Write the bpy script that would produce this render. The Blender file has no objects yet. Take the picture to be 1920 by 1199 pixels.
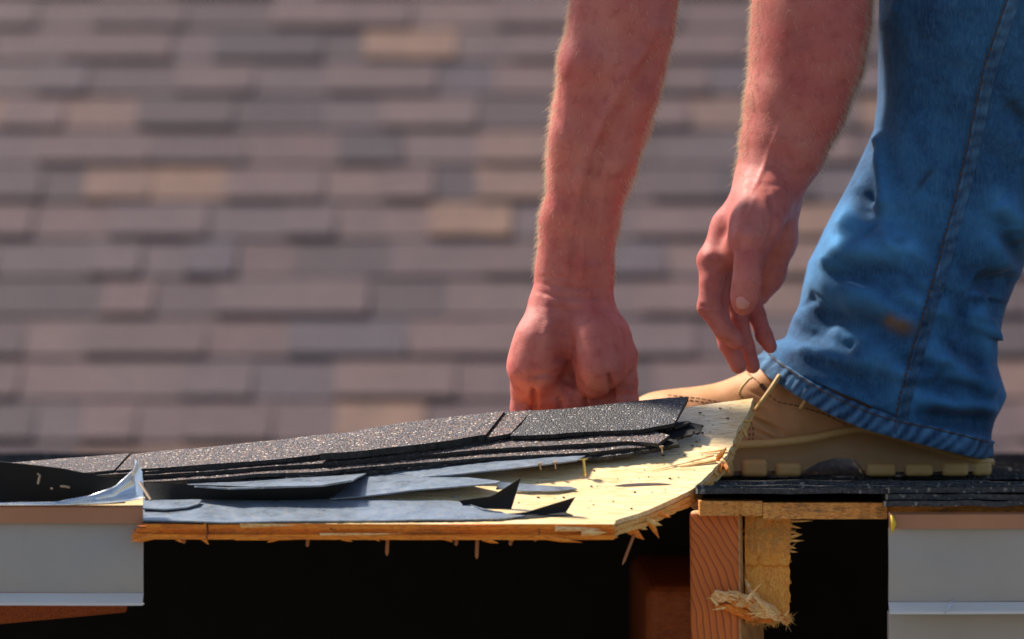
import bpy, bmesh, math, random
import numpy as np
from mathutils import Vector, Matrix, noise as mnoise

random.seed(7); rng = np.random.default_rng(7)
R = math.radians
scn = bpy.context.scene
C = scn.collection

# ------------------------------------------------------------------ camera, sky, sun, exposure
SC = 2150.0            # picture units (1920 wide) per metre at the focus plane
DIST = 4.0             # metres from camera to the roof edge
cam_d = bpy.data.cameras.new('camera'); cam = bpy.data.objects.new('camera', cam_d); C.objects.link(cam)
cam.location = (0, -DIST, 0); cam.rotation_euler = (R(90), 0, 0)
cam_d.sensor_width = 36; cam_d.lens = 36*DIST/(1920/SC)
cam_d.clip_start = 0.1; cam_d.clip_end = 1000
cam_d.dof.use_dof = True; cam_d.dof.focus_distance = DIST+0.09; cam_d.dof.aperture_fstop = 4.8
scn.camera = cam

SUN_EL, SUN_AZ = 51.0, -57.0        # behind the scene, a little to the left
w = bpy.data.worlds.new('World'); scn.world = w; w.use_nodes = True
wn = w.node_tree; bg = wn.nodes['Background']
sky = wn.nodes.new('ShaderNodeTexSky'); sky.sky_type = 'NISHITA'; sky.sun_disc = False
sky.sun_elevation = R(SUN_EL); sky.sun_rotation = R(SUN_AZ)
sky.dust_density = 1.5; sky.air_density = 1.0
wn.links.new(sky.outputs[0], bg.inputs[0]); bg.inputs[1].default_value = 0.088
sd = Vector((math.cos(R(SUN_EL))*math.sin(R(SUN_AZ)), math.cos(R(SUN_EL))*math.cos(R(SUN_AZ)), math.sin(R(SUN_EL))))
sl = bpy.data.lights.new('sun', 'SUN'); sl.energy = 5.0; sl.angle = R(7.0); sl.color = (1.0, 0.93, 0.82)
so = bpy.data.objects.new('sun', sl); C.objects.link(so)
so.rotation_euler = sd.to_track_quat('Z', 'Y').to_euler(); so.location = (-3, 6, 8)
scn.view_settings.view_transform = 'Standard'; scn.view_settings.look = 'None'
scn.view_settings.exposure = 0.85; scn.view_settings.gamma = 1.0
scn.view_settings.use_curve_mapping = False
scn.cycles.max_bounces = 8

# ------------------------------------------------------------------ helpers
def P(px, py, Y):
    s = (DIST+Y)/DIST/SC
    return Vector(((px-960)*s, Y, (599.5-py)*s))
def S(Y): return (DIST+Y)/DIST/SC
def proj(V):
    k = SC*DIST/(DIST+V[:, 1])
    return 960+V[:, 0]*k, 599.5-V[:, 2]*k

def root_loc(o):
    t = Vector((0, 0, 0))
    while o is not None:
        t += o.location; o = o.parent
    return t
def obj(name, verts, faces, m, parent=None, smooth=False):
    me = bpy.data.meshes.new(name)
    v = np.asarray([tuple(p) for p in verts] if not isinstance(verts, np.ndarray) else verts, float)
    if parent is not None: v = v - np.array(root_loc(parent))
    me.from_pydata(v.tolist() if len(v) < 1 else [tuple(p) for p in v], [], faces if isinstance(faces, list) else faces.tolist())
    me.update()
    if smooth: me.polygons.foreach_set('use_smooth', [True]*len(me.polygons))
    if m is not None: me.materials.append(m)
    o = bpy.data.objects.new(name, me); C.objects.link(o); o.parent = parent
    return o
def thing(name, label, cat, loc=(0, 0, 0), group=None):
    o = bpy.data.objects.new(name, None); C.objects.link(o); o.location = loc
    o.empty_display_size = 0.05
    o['label'] = label; o['category'] = cat
    if group: o['group'] = group
    return o
def tag(o, label, cat, group=None):
    o['label'] = label; o['category'] = cat
    if group: o['group'] = group
    return o

class MB:
    def __init__(s): s.v = []; s.f = []
    def add(s, v, f):
        n = len(s.v); s.v += [tuple(p) for p in v]; s.f += [tuple(i+n for i in q) for q in f]
    def box(s, lo, hi, M=None):
        x0, y0, z0 = lo; x1, y1, z1 = hi
        v = [Vector(p) for p in ((x0,y0,z0),(x1,y0,z0),(x1,y1,z0),(x0,y1,z0),(x0,y0,z1),(x1,y0,z1),(x1,y1,z1),(x0,y1,z1))]
        if M is not None: v = [M @ p for p in v]
        s.add(v, [(0,3,2,1),(4,5,6,7),(0,1,5,4),(1,2,6,5),(2,3,7,6),(3,0,4,7)])
    def tube(s, pts, rad, n=8):
        pts = [Vector(p) for p in pts]
        if not hasattr(rad, '__len__'): rad = [rad]*len(pts)
        rings = []
        for i, p in enumerate(pts):
            d = (pts[min(i+1, len(pts)-1)]-pts[max(i-1, 0)]).normalized()
            a = d.cross(Vector((0.13, 1, 0.07))).normalized(); b = d.cross(a)
            rings.append([p+(a*math.cos(t)+b*math.sin(t))*rad[i] for t in np.linspace(0, 2*math.pi, n, False)])
        v = [q for r in rings for q in r]; f = []
        for i in range(len(pts)-1):
            for j in range(n):
                f.append((i*n+j, i*n+(j+1) % n, (i+1)*n+(j+1) % n, (i+1)*n+j))
        f.append(tuple(range(n))[::-1]); f.append(tuple((len(pts)-1)*n+j for j in range(n)))
        s.add(v, f)
    def build(s, name, m, parent=None, smooth=False): return obj(name, s.v, s.f, m, parent, smooth)

def chamfer_box(name, lo, hi, bev, m, parent=None, seg=2, M=None, cuts=0, jit=0):
    bm = bmesh.new(); bmesh.ops.create_cube(bm, size=1)
    lo = Vector(lo); hi = Vector(hi); c = (lo+hi)/2; d = hi-lo
    for v in bm.verts: v.co = Vector((v.co.x*d.x, v.co.y*d.y, v.co.z*d.z))+c
    if bev > 0: bmesh.ops.bevel(bm, geom=bm.edges[:], offset=bev, segments=seg, affect='EDGES', profile=0.5)
    if M is not None: bmesh.ops.transform(bm, matrix=M, verts=bm.verts[:])
    v = [x.co.copy() for x in bm.verts]; f = [tuple(x.index for x in q.verts) for q in bm.faces]
    bm.verts.index_update(); f = [tuple(x.index for x in q.verts) for q in bm.faces]; bm.free()
    return obj(name, v, f, m, parent)

def resample(pts, n):
    a = np.array([tuple(p) for p in pts], float)
    d = np.r_[0, np.cumsum(np.linalg.norm(np.diff(a[:, :2] if a.shape[1] < 3 else a, axis=0), axis=1))]
    t = np.linspace(0, d[-1], n)
    return np.stack([np.interp(t, d, a[:, k]) for k in range(a.shape[1])], 1)

def shell(name, G, thick, m, parent=None, smooth=True):
    """G: (nv, nu, 3) grid, row 0 = front. Solid sheet of the given thickness below the grid."""
    nv, nu, _ = G.shape
    du = np.gradient(G, axis=1); dv = np.gradient(G, axis=0)
    nrm = np.cross(du, dv); nrm /= np.linalg.norm(nrm, axis=2, keepdims=True)+1e-12
    B = G-nrm*thick
    v = np.concatenate([G.reshape(-1, 3), B.reshape(-1, 3)]); N = nv*nu; f = []
    for i in range(nv-1):
        for j in range(nu-1):
            a = i*nu+j
            f.append((a, a+1, a+nu+1, a+nu)); f.append((N+a, N+a+nu, N+a+nu+1, N+a+1))
    for j in range(nu-1):
        f.append((j+1, j, N+j, N+j+1)); a = (nv-1)*nu+j; f.append((a, a+1, N+a+1, N+a))
    for i in range(nv-1):
        a = i*nu; f.append((a, a+nu, N+a+nu, N+a)); a = i*nu+nu-1; f.append((a+nu, a, N+a, N+a+nu))
    o = obj(name, v, f, m, parent, False)
    if smooth:
        me = o.data; k = 2*(nv-1)*(nu-1)
        me.polygons.foreach_set('use_smooth', [i < k for i in range(len(me.polygons))])
        me.update()
        # keep the rim crisp
        try:
            me.set_sharp_from_angle(angle=R(40))
        except Exception: pass
    return o

# ------------------------------------------------------------------ materials
class NT:
    def __init__(s, name):
        s.m = bpy.data.materials.new(name); s.m.use_nodes = True; s.t = s.m.node_tree
        s.b = s.t.nodes['Principled BSDF']; s.out = s.t.nodes['Material Output']
    def n(s, typ, ins=None, **kw):
        nd = s.t.nodes.new('ShaderNode'+typ)
        for k, v in kw.items(): setattr(nd, k, v)
        for k, v in (ins or {}).items(): s.put(nd.inputs[k], v)
        return nd
    def put(s, sock, v):
        if hasattr(v, 'is_output'): s.t.links.new(v, sock)
        elif hasattr(v, 'outputs'): s.t.links.new(v.outputs[0], sock)
        else:
            if sock.type == 'RGBA' and not hasattr(v, '__len__'): v = (v, v, v, 1)
            if sock.type == 'RGBA' and len(v) == 3: v = (*v, 1)
            sock.default_value = v
    def coord(s, kind='Object', scale=(1, 1, 1), rot=(0, 0, 0), loc=(0, 0, 0)):
        src = s.n('NewGeometry').outputs['Position'] if kind == 'World' else s.n('TexCoord').outputs[kind]
        return s.n('Mapping', {'Vector': src, 'Scale': scale, 'Rotation': rot, 'Location': loc}).outputs[0]
    def noise(s, co, scale, detail=4, rough=0.55, dist=0):
        return s.n('TexNoise', {'Vector': co, 'Scale': scale, 'Detail': detail, 'Roughness': rough, 'Distortion': dist}).outputs[0]
    def ramp(s, fac, stops, interp='LINEAR'):
        r = s.n('ValToRGB', {'Fac': fac}); cr = r.color_ramp; cr.interpolation = interp
        while len(cr.elements) < len(stops): cr.elements.new(0.5)
        for e, (p, c) in zip(cr.elements, stops):
            e.position = p; e.color = (*c, 1) if hasattr(c, '__len__') else (c, c, c, 1)
        return r.outputs[0]
    def mix(s, fac, a, b, mode='MIX'):
        m = s.n('Mix', data_type='RGBA', blend_type=mode)
        s.put(m.inputs[0], fac); s.put(m.inputs[6], a); s.put(m.inputs[7], b); return m.outputs[2]
    def math(s, op, a, b=0.0, clamp=False):
        m = s.n('Math', operation=op, use_clamp=clamp); s.put(m.inputs[0], a); s.put(m.inputs[1], b); return m.outputs[0]
    def bump(s, h, strength=0.3, dist=0.001, normal=None):
        i = {'Height': h, 'Strength': strength, 'Distance': dist}
        if normal is not None: i['Normal'] = normal
        return s.n('Bump', i).outputs[0]
    def set(s, **kw):
        names = dict(col='Base Color', rough='Roughness', nrm='Normal', metal='Metallic', spec='Specular IOR Level',
                     sss='Subsurface Weight', sssr='Subsurface Radius', ssss='Subsurface Scale', coat='Coat Weight', coatr='Coat Roughness', sheen='Sheen Weight', sheenr='Sheen Roughness')
        for k, v in kw.items(): s.put(s.b.inputs[names[k]], v)
        return s.m

def mat_plain(name, col, rough=0.6, bump=0.15, scale=200, var=0.25):
    t = NT(name); co = t.coord()
    n1 = t.noise(co, scale*0.1); n2 = t.noise(co, scale)
    c = t.mix(t.ramp(n1, [(0.3, 0), (0.7, 1)]), tuple(x*(1-var) for x in col), tuple(min(1, x*(1+var)) for x in col))
    return t.set(col=c, rough=rough, nrm=t.bump(n2, bump))

def mat_granule(name, tones, scale=520, rough=0.75, bump=1.0, obj_random=False, patch=None, spec=0.5):
    t = NT(name); co = t.coord('World')
    vo = t.n('TexVoronoi', {'Vector': co, 'Scale': scale}, feature='F1')
    big = t.noise(co, 14, 3)
    rnd = t.n('SeparateColor', {'Color': vo.outputs['Color']})
    c = t.ramp(rnd.outputs[0], tones, 'CONSTANT')
    if obj_random:
        oi = t.n('ObjectInfo')
        c = t.mix(1.0, c, t.ramp(oi.outputs['Random'], obj_random), 'MULTIPLY')
    c = t.mix(t.ramp(big, [(0.35, 0.0), (0.7, 0.45)]), c, tuple(x*0.55 for x in tones[0][1]) if patch is None else patch)
    h = t.math('MULTIPLY', rnd.outputs[1], 1.0)
    h2 = t.math('SUBTRACT', h, t.math('MULTIPLY', vo.outputs['Distance'], 1.2))
    return t.set(col=c, rough=t.ramp(rnd.outputs[2], [(0, rough-0.25), (1, min(1, rough+0.15))]), nrm=t.bump(h2, bump, 0.0008), spec=spec)

M = {}
# speckled shingle granules on the torn section
M['shingle'] = mat_granule('shingle_granules', [(0, (0.075, 0.050, 0.046)), (0.25, (0.020, 0.018, 0.018)), (0.45, (0.17, 0.085, 0.062)), (0.62, (0.06, 0.066, 0.088)), (0.78, (0.24, 0.17, 0.14)), (0.87, (0.015, 0.015, 0.017)), (0.972, (0.62, 0.50, 0.38))], 560, 0.72, 0.9)
M['shingle_dark'] = mat_granule('dark_shingle_granules', [(0, (0.030, 0.029, 0.033)), (0.35, (0.016, 0.016, 0.019)), (0.6, (0.045, 0.037, 0.036)), (0.85, (0.028, 0.034, 0.048)), (0.965, (0.36, 0.33, 0.3))], 560, 0.65, 0.9)
M['deck_shingle'] = mat_granule('black_roof_granules', [(0, (0.032, 0.032, 0.036)), (0.5, (0.05, 0.047, 0.048)), (0.8, (0.018, 0.018, 0.021)), (0.95, (0.22, 0.2, 0.18))], 400, 0.75, 1.0)
M['far_shingle'] = mat_granule('mauve_shingle_granules', [(0, (0.9, 0.88, 0.9)), (0.3, (0.6, 0.58, 0.6)), (0.6, (1.0, 0.95, 0.92)), (0.85, (0.75, 0.75, 0.8))], 300, 0.9, 0.5,
    obj_random=[(0.0, (0.062, 0.050, 0.058)), (0.25, (0.110, 0.074, 0.077)), (0.5, (0.135, 0.088, 0.088)), (0.72, (0.085, 0.070, 0.082)), (0.86, (0.150, 0.098, 0.092)), (0.93, (0.18, 0.110, 0.085)), (1.0, (0.21, 0.128, 0.095))], patch=(0.062, 0.044, 0.049), spec=0.2)

t = NT('asphalt_butt'); co = t.coord('World')
M['asphalt'] = t.set(col=t.mix(t.ramp(t.noise(co, 300), [(0.5, 0), (0.8, 1)]), (0.008, 0.008, 0.009), (0.05, 0.045, 0.045)), rough=0.6, nrm=t.bump(t.noise(co, 500), 0.8, 0.001))

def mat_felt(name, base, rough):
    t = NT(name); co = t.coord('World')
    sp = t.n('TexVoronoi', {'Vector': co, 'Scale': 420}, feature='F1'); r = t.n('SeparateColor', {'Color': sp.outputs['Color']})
    dust_sheen = t.noise(co, 60, 5, 0.7)
    c = t.mix(t.ramp(dust_sheen, [(0.35, 0), (0.75, 1)]), base, tuple(x*1.7+0.01 for x in base))
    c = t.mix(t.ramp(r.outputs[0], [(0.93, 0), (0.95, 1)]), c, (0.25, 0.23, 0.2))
    rg = t.ramp(dust_sheen, [(0.3, rough), (0.8, rough+0.16)])
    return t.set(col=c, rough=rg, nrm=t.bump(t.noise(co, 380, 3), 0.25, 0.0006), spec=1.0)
M['felt'] = mat_felt('tar_paper', (0.125, 0.150, 0.185), 0.24)  # black paper whose sky sheen is painted in as a blue-grey base
t = NT('tar_paper_dull'); M['felt_under'] = t.set(col=(0.010, 0.0095, 0.010), rough=0.75, spec=0.25, nrm=t.bump(t.noise(t.coord('World'), 300), 0.3, 0.0006))

def mat_wood(name, c1, c2, c3, stretch=(3, 40, 40), rough=0.55, grain=1.0, dirt=0.0, coat=0.0, bumpd=0.0008):
    t = NT(name); co = t.coord('Object', stretch); co1 = t.coord('Object')
    g = t.noise(co, grain*6, 6, 0.6, 0.4); f = t.noise(co, grain*26, 4, 0.6); big = t.noise(co1, 14, 3)
    c = t.mix(t.ramp(g, [(0.36, 0), (0.62, 1)]), c1, c2)
    c = t.mix(t.ramp(f, [(0.47, 0), (0.62, 0.95)]), c, c3)
    c = t.mix(t.ramp(big, [(0.35, 0), (0.8, 0.5)]), c, c1)
    if dirt:
        d = t.noise(t.coord('Object', (2, 8, 8)), 9, 6, 0.7)
        c = t.mix(t.math('MULTIPLY', t.ramp(d, [(0.54, 0), (0.66, 1)]), dirt), c, (0.02, 0.015, 0.012))
        sp = t.n('TexVoronoi', {'Vector': co1, 'Scale': 130}, feature='F1')
        c = t.mix(t.math('MULTIPLY', t.ramp(sp.outputs['Distance'], [(0.07, 1), (0.13, 0)]), t.ramp(t.noise(co1, 22), [(0.5, 0), (0.6, dirt)])), c, (0.03, 0.02, 0.015))
    h = t.math('ADD', g, t.math('MULTIPLY', f, 0.6))
    return t.set(col=c, rough=rough, nrm=t.bump(h, 0.5, bumpd), coat=coat, coatr=0.4)
M['ply_top'] = mat_wood('pale_plywood_face', (0.78, 0.57, 0.29), (0.90, 0.74, 0.46), (0.52, 0.29, 0.09), (1.6, 26, 26), 0.30, 1.2, dirt=0.06)
M['ply_mid'] = mat_wood('orange_plywood_core', (0.76, 0.175, 0.009), (0.90, 0.28, 0.016), (0.34, 0.06, 0.005), (5, 30, 60), 0.6, 1.3, dirt=0.55)
M['ply_low'] = mat_wood('amber_plywood_back', (0.80, 0.20, 0.010), (0.92, 0.34, 0.022), (0.40, 0.08, 0.006), (4, 40, 70), 0.6, 1.3, dirt=0.3)
M['deck_ply'] = mat_wood('weathered_deck_edge', (0.68, 0.235, 0.036), (0.80, 0.36, 0.075), (0.15, 0.05, 0.012), (5, 30, 70), 0.65, 1.2, dirt=0.7)
M['splinter'] = mat_wood('splintered_wood', (0.72, 0.40, 0.115), (0.84, 0.55, 0.21), (0.5, 0.22, 0.05), (6, 30, 30), 0.6)
M['torn_wood'] = mat_wood('torn_yellow_wood', (0.84, 0.34, 0.05), (0.92, 0.47, 0.10), (0.60, 0.18, 0.02), (25, 25, 8), 0.75, 1.6, dirt=0.12, bumpd=0.003)
M['chip'] = mat_wood('fresh_split_wood', (0.80, 0.46, 0.14), (0.90, 0.66, 0.36), (0.62, 0.19, 0.02), (8, 20, 30), 0.6, 1.0, bumpd=0.002)
M['old_beam'] = mat_wood('red_brown_beam', (0.30, 0.065, 0.012), (0.36, 0.09, 0.018), (0.15, 0.03, 0.006), (4, 30, 30), 0.7)

def mat_rings(name, c1, c2, centre, freq):
    t = NT(name); sep = t.n('SeparateXYZ', {'Vector': t.coord('World')})
    wob = t.noise(t.coord('World'), 18, 3)
    dx = t.math('SUBTRACT', sep.outputs[0], centre[0]); dz = t.math('SUBTRACT', sep.outputs[2], centre[1])
    r = t.math('SQRT', t.math('ADD', t.math('MULTIPLY', dx, dx), t.math('MULTIPLY', dz, dz)))
    r = t.math('ADD', r, t.math('MULTIPLY', wob, 0.012))
    fr = t.math('FRACT', t.math('MULTIPLY', r, freq))
    c = t.mix(t.ramp(fr, [(0.0, 0.1), (0.66, 0.28), (0.9, 1.0), (0.96, 0.9), (1.0, 0.1)]), c1, c2)
    c = t.mix(t.ramp(t.noise(t.coord('World'), 30, 5), [(0.4, 0), (0.75, 0.5)]), c, tuple(x*0.6 for x in c1))
    h = t.math('ADD', t.math('MULTIPLY', fr, -1.0), t.math('MULTIPLY', t.noise(t.coord('World'), 700, 2), 0.8))
    return t.set(col=c, rough=0.65, nrm=t.bump(h, 0.35, 0.0006))
pc = P(1000, 1205, -0.04)
M['rafter_end'] = mat_rings('lumber_end_grain', (0.62, 0.145, 0.014), (0.22, 0.036, 0.005), (pc.x, pc.z), 175)
M['rafter_pale'] = mat_rings('lumber_side_grain', (0.62, 0.36, 0.16), (0.46, 0.23, 0.09), (pc.x, pc.z-0.1), 120)

t = NT('painted_fascia_metal'); co = t.coord()
n = t.noise(co, 7, 4, 0.6); n2 = t.noise(t.coord('Object', (1, 1, 0.25)), 30, 5, 0.7)
c = t.mix(t.ramp(n, [(0.35, 0), (0.75, 1)]), (0.315, 0.288, 0.268), (0.37, 0.338, 0.315))
c = t.mix(t.ramp(n2, [(0.58, 0), (0.85, 0.35)]), c, (0.19, 0.175, 0.16))
M['fascia'] = t.set(col=c, rough=0.42, nrm=t.bump(t.noise(co, 9, 2), 0.15, 0.004), spec=0.4)
M['lip'] = mat_plain('skylit_fascia_lip', (0.62, 0.58, 0.54), 0.45, 0.1, 60, 0.06)  # paler than the face: sky light on the lip painted into its colour
M['drip'] = mat_plain('brown_drip_edge', (0.36, 0.16, 0.09), 0.4, 0.1, 80, 0.12)
t = NT('bare_aluminium'); co = t.coord()
M['alu'] = t.set(col=(0.75, 0.77, 0.8), metal=0.9, rough=t.ramp(t.noise(co, 90, 4), [(0.3, 0.18), (0.8, 0.42)]), nrm=t.bump(t.noise(co, 40, 3), 0.3, 0.002))
t = NT('galvanised_nail'); M['nail'] = t.set(col=(0.42, 0.30, 0.2), metal=0.8, rough=0.4)
t = NT('rusty_nail'); M['rust'] = t.set(col=t.mix(t.noise(t.coord(), 300), (0.30, 0.10, 0.035), (0.45, 0.2, 0.08)), metal=0.2, rough=0.6)
M['brass'] = NT('brassy_nail').set(col=(0.75, 0.5, 0.15), metal=0.9, rough=0.3)
M['dark'] = mat_plain('attic_shade_black', (0.012, 0.011, 0.012), 0.9)  # near-black base: darkness of the unlit attic painted into its walls
M['yellow'] = mat_plain('yellow_foam', (0.75, 0.5, 0.03), 0.6)
M['ground'] = mat_plain('dry_yard_ground', (0.16, 0.14, 0.10), 0.95, 0.3, 4, 0.4)
M['wall'] = mat_plain('pale_siding', (0.5, 0.48, 0.45), 0.7)

# skin
t = NT('skin'); co = t.coord('World')
n1 = t.noise(co, 22, 4, 0.6); n2 = t.noise(co, 90, 5, 0.65); n3 = t.noise(co, 420, 3, 0.6)
wr = t.n('TexVoronoi', {'Vector': t.coord('World', (1, 1, 1.5)), 'Scale': 330}, feature='DISTANCE_TO_EDGE')
c = t.mix(t.ramp(n1, [(0.3, 0), (0.72, 1)]), (0.51, 0.172, 0.138), (0.43, 0.088, 0.078))
c = t.mix(t.ramp(n2, [(0.5, 0), (0.78, 0.6)]), c, (0.25, 0.045, 0.040))
c = t.mix(t.ramp(n3, [(0.68, 0), (0.8, 0.2)]), c, (0.25, 0.07, 0.05))
dn = t.noise(co, 34, 6, 0.7, 0.5)
c = t.mix(t.ramp(dn, [(0.58, 0), (0.74, 0.28)]), c, (0.14, 0.062, 0.05))
h = t.math('ADD', t.math('MULTIPLY', n3, 0.6), t.math('MINIMUM', t.math('MULTIPLY', wr.outputs['Distance'], 3.0), 0.5))
M['skin'] = t.set(col=c, rough=t.ramp(n2, [(0.3, 0.52), (0.8, 0.74)]), nrm=t.bump(h, 0.32, 0.0006), sss=0.2, sssr=(0.012, 0.004, 0.002), ssss=1.0, spec=0.3)
M['nail_skin'] = NT('fingernail').set(col=(0.56, 0.22, 0.185), rough=0.45, spec=0.3)
t = NT('blond_arm_hair')
df = t.n('BsdfDiffuse', {'Color': (0.62, 0.55, 0.44, 1)}); tr = t.n('BsdfTranslucent', {'Color': (0.88, 0.80, 0.66, 1)})
mx = t.n('MixShader', {0: 0.55, 1: df.outputs[0], 2: tr.outputs[0]}); t.t.links.new(mx.outputs[0], t.out.inputs[0]); M['hair'] = t.m
M['scalp_hair'] = mat_plain('brown_hair', (0.10, 0.06, 0.03), 0.6, 0.5, 400)
M['shirt'] = mat_plain('dark_cotton', (0.04, 0.045, 0.055), 0.9, 0.3, 300)

# denim
def mat_denim(name, lo, hi, wear_shade):
    t = NT(name); co = t.coord('World')
    tw = t.n('TexWave', {'Vector': t.coord('World', rot=(0, R(-32), 0)), 'Scale': 420, 'Distortion': 0.6, 'Detail': 1}, bands_direction='X')
    slub = t.noise(t.coord('World', (1, 1, 0.07)), 900, 3, 0.6); cloud = t.noise(co, 16, 5, 0.62); fine = t.noise(co, 160, 4, 0.65)
    at = t.n('Attribute', attribute_name='wear_shade').outputs['Fac']
    f = t.math('ADD', t.math('MULTIPLY', at, 0.75), t.math('MULTIPLY', t.ramp(cloud, [(0.32, 0), (0.72, 1)]), 0.34))
    f = t.math('ADD', f, t.math('MULTIPLY', t.math('SUBTRACT', fine, 0.5), 0.35), True)
    c = t.mix(f, lo, hi)
    c = t.mix(t.math('MULTIPLY', t.ramp(slub, [(0.45, 0), (0.7, 1)]), 0.14), c, wear_shade)
    st = t.n('Attribute', attribute_name='stain').outputs['Fac']; dk = t.n('Attribute', attribute_name='grime').outputs['Fac']
    c = t.mix(t.math('MULTIPLY', st, 0.8, True), c, (0.20, 0.105, 0.03)); c = t.mix(t.math('MULTIPLY', dk, 0.85, True), c, (0.02, 0.025, 0.035))
    h = t.math('ADD', t.math('MULTIPLY', tw.outputs['Fac'], 0.5), t.math('MULTIPLY', slub, 0.5))
    return t.set(col=c, rough=0.85, nrm=t.bump(h, 0.4, 0.0006), sheen=0.08, sheenr=0.5, spec=0.2)
M['denim'] = mat_denim('blue_denim', (0.006, 0.030, 0.088), (0.062, 0.245, 0.51), (0.18, 0.37, 0.56))
M['denim_seam'] = mat_denim('seam_denim', (0.003, 0.016, 0.06), (0.10, 0.24, 0.42), (0.20, 0.34, 0.46))
M['thread'] = NT('brown_thread').set(col=(0.10, 0.055, 0.03), rough=0.8)
M['thread_tan'] = NT('tan_thread').set(col=(0.16, 0.08, 0.03), rough=0.8)
# boot
def mat_leather(name, c1, c2, rough, bump):
    t = NT(name); co = t.coord('World')
    n1 = t.noise(co, 18, 5, 0.6); n2 = t.noise(co, 260, 4, 0.6); n3 = t.noise(co, 55, 5, 0.7)
    c = t.mix(t.ramp(n1, [(0.3, 0), (0.7, 1)]), c1, c2); c = t.mix(t.ramp(n3, [(0.55, 0), (0.8, 0.4)]), c, tuple(x*0.55 for x in c1))
    return t.set(col=c, rough=rough, nrm=t.bump(n2, bump, 0.0006), spec=0.4)
M['leather'] = mat_leather('tan_nubuck', (0.44, 0.200, 0.070), (0.56, 0.275, 0.110), 0.6, 0.35)
M['sole'] = mat_leather('gum_rubber', (0.28, 0.145, 0.050), (0.35, 0.190, 0.070), 0.5, 0.2)
M['lug'] = mat_leather('worn_gum_lug', (0.46, 0.255, 0.08), (0.56, 0.34, 0.12), 0.5, 0.15)
M['lace'] = mat_leather('waxed_lace', (0.45, 0.27, 0.08), (0.60, 0.40, 0.15), 0.6, 0.4)
M['eyelet'] = NT('eyelet_shadow').set(col=(0.06, 0.03, 0.015), rough=0.6)

# ================================================================== SETTING
# ground
g = 300
gr = obj('ground', [(-g, -g, -3.2), (g, -g, -3.2), (g, g, -3.2), (-g, g, -3.2)], [(0, 1, 2, 3)], M['ground']); gr['kind'] = 'structure'

# ---- neighbouring roof in the background
SL = R(32); BY = 4.05                     # slope, distance behind the work at eye level
def BG(u, v, h): return Vector((u, BY+v*math.cos(SL)-h*math.sin(SL), v*math.sin(SL)+h*math.cos(SL)))
nb = thing('neighbouring_roof', 'blurred mauve brown shingle roof filling the whole background', 'roof', (0, BY, -1.6))
v0, v1 = -2.6, 2.6
mb = MB(); mb.add([BG(-5, v0, -0.02), BG(5, v0, -0.02), BG(5, v1, -0.02), BG(-5, v1, -0.02), BG(-5, v0, -0.1), BG(5, v0, -0.1), BG(5, v1, -0.1), BG(-5, v1, -0.1)],
    [(0, 1, 2, 3), (7, 6, 5, 4), (0, 4, 5, 1), (3, 2, 6, 7), (0, 3, 7, 4), (1, 5, 6, 2)])
mb.build('decking', M['asphalt'], nb)
mb = MB(); e = BG(0, v0, -0.1); mb.box((-4.8, e.y+0.3, -3.2), (4.8, e.y+5.2, e.z+0.2)); mb.build('wall', M['wall'], nb)
EXPO = 0.133
def tab_mesh(tk, skew, nm):
    # unit wide, one course long, butt at the front of thickness tk
    Lh = 0.165
    pts = [(0+skew, 0, tk), (1-skew, 0, tk), (1, Lh, 0.0015), (0, Lh, 0.0015), (0+skew, 0, -0.001), (1-skew, 0, -0.001), (1, Lh, -0.001), (0, Lh, -0.001)]
    me = bpy.data.meshes.new(nm)
    rot = Matrix.Rotation(SL, 4, 'X')
    me.from_pydata([tuple(rot @ Vector(p)) for p in pts], [], [(0,1,2,3),(7,6,5,4),(0,4,5,1),(3,2,6,7),(0,3,7,4),(1,5,6,2)])
    me.materials.append(M['far_shingle']); me.materials.append(M['asphalt']); me.polygons[2].material_index = 1; return me
hi_m = tab_mesh(0.0125, 0.02, 'raised_tab'); lo_m = tab_mesh(0.0070, 0.0, 'flat_tab')
def far_rows(u0, u1, r0, r1, single):
    st = MB()
    for r in range(r0, r1):
        x = u0-random.random()*0.15; hi = random.random() < 0.5
        while x < u1:
            wd = random.choice((0.09, 0.12, 0.15, 0.18, 0.21)) if hi else random.choice((0.08, 0.11, 0.14, 0.17))
            me = hi_m if hi else lo_m
            p = BG(x, r*EXPO, 0.001+random.random()*0.0015)
            if single:
                o = bpy.data.objects.new('shingle', me); C.objects.link(o); o.parent = nb
                o.location = p-nb.location; o.scale = (wd+0.004, 1, 1)
            else:
                st.add([Vector((q.co.x*wd, q.co.y, q.co.z))+p for q in me.vertices], [tuple(f.vertices) for f in me.polygons])
            x += wd; hi = not hi if random.random() < 0.85 else hi
    return st
far_rows(-1.22, 1.22, -5, 11, True)
st = far_rows(-4.9, 4.9, 11, 20, False)
for a, b in ((-4.9, -1.38), (1.40, 4.9)):
    s2 = far_rows(a, b, -5, 11, False); st.add(s2.v, s2.f)
s2 = far_rows(-4.9, 4.9, -19, -5, False); st.add(s2.v, s2.f)
o = st.build('outer_shingle', M['far_shingle'], nb); o.data.materials.append(M['asphalt']); o.data.polygons.foreach_set('material_index', [1 if i % 6 == 2 else 0 for i in range(len(o.data.polygons))]); o['kind'] = 'stuff'

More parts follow.
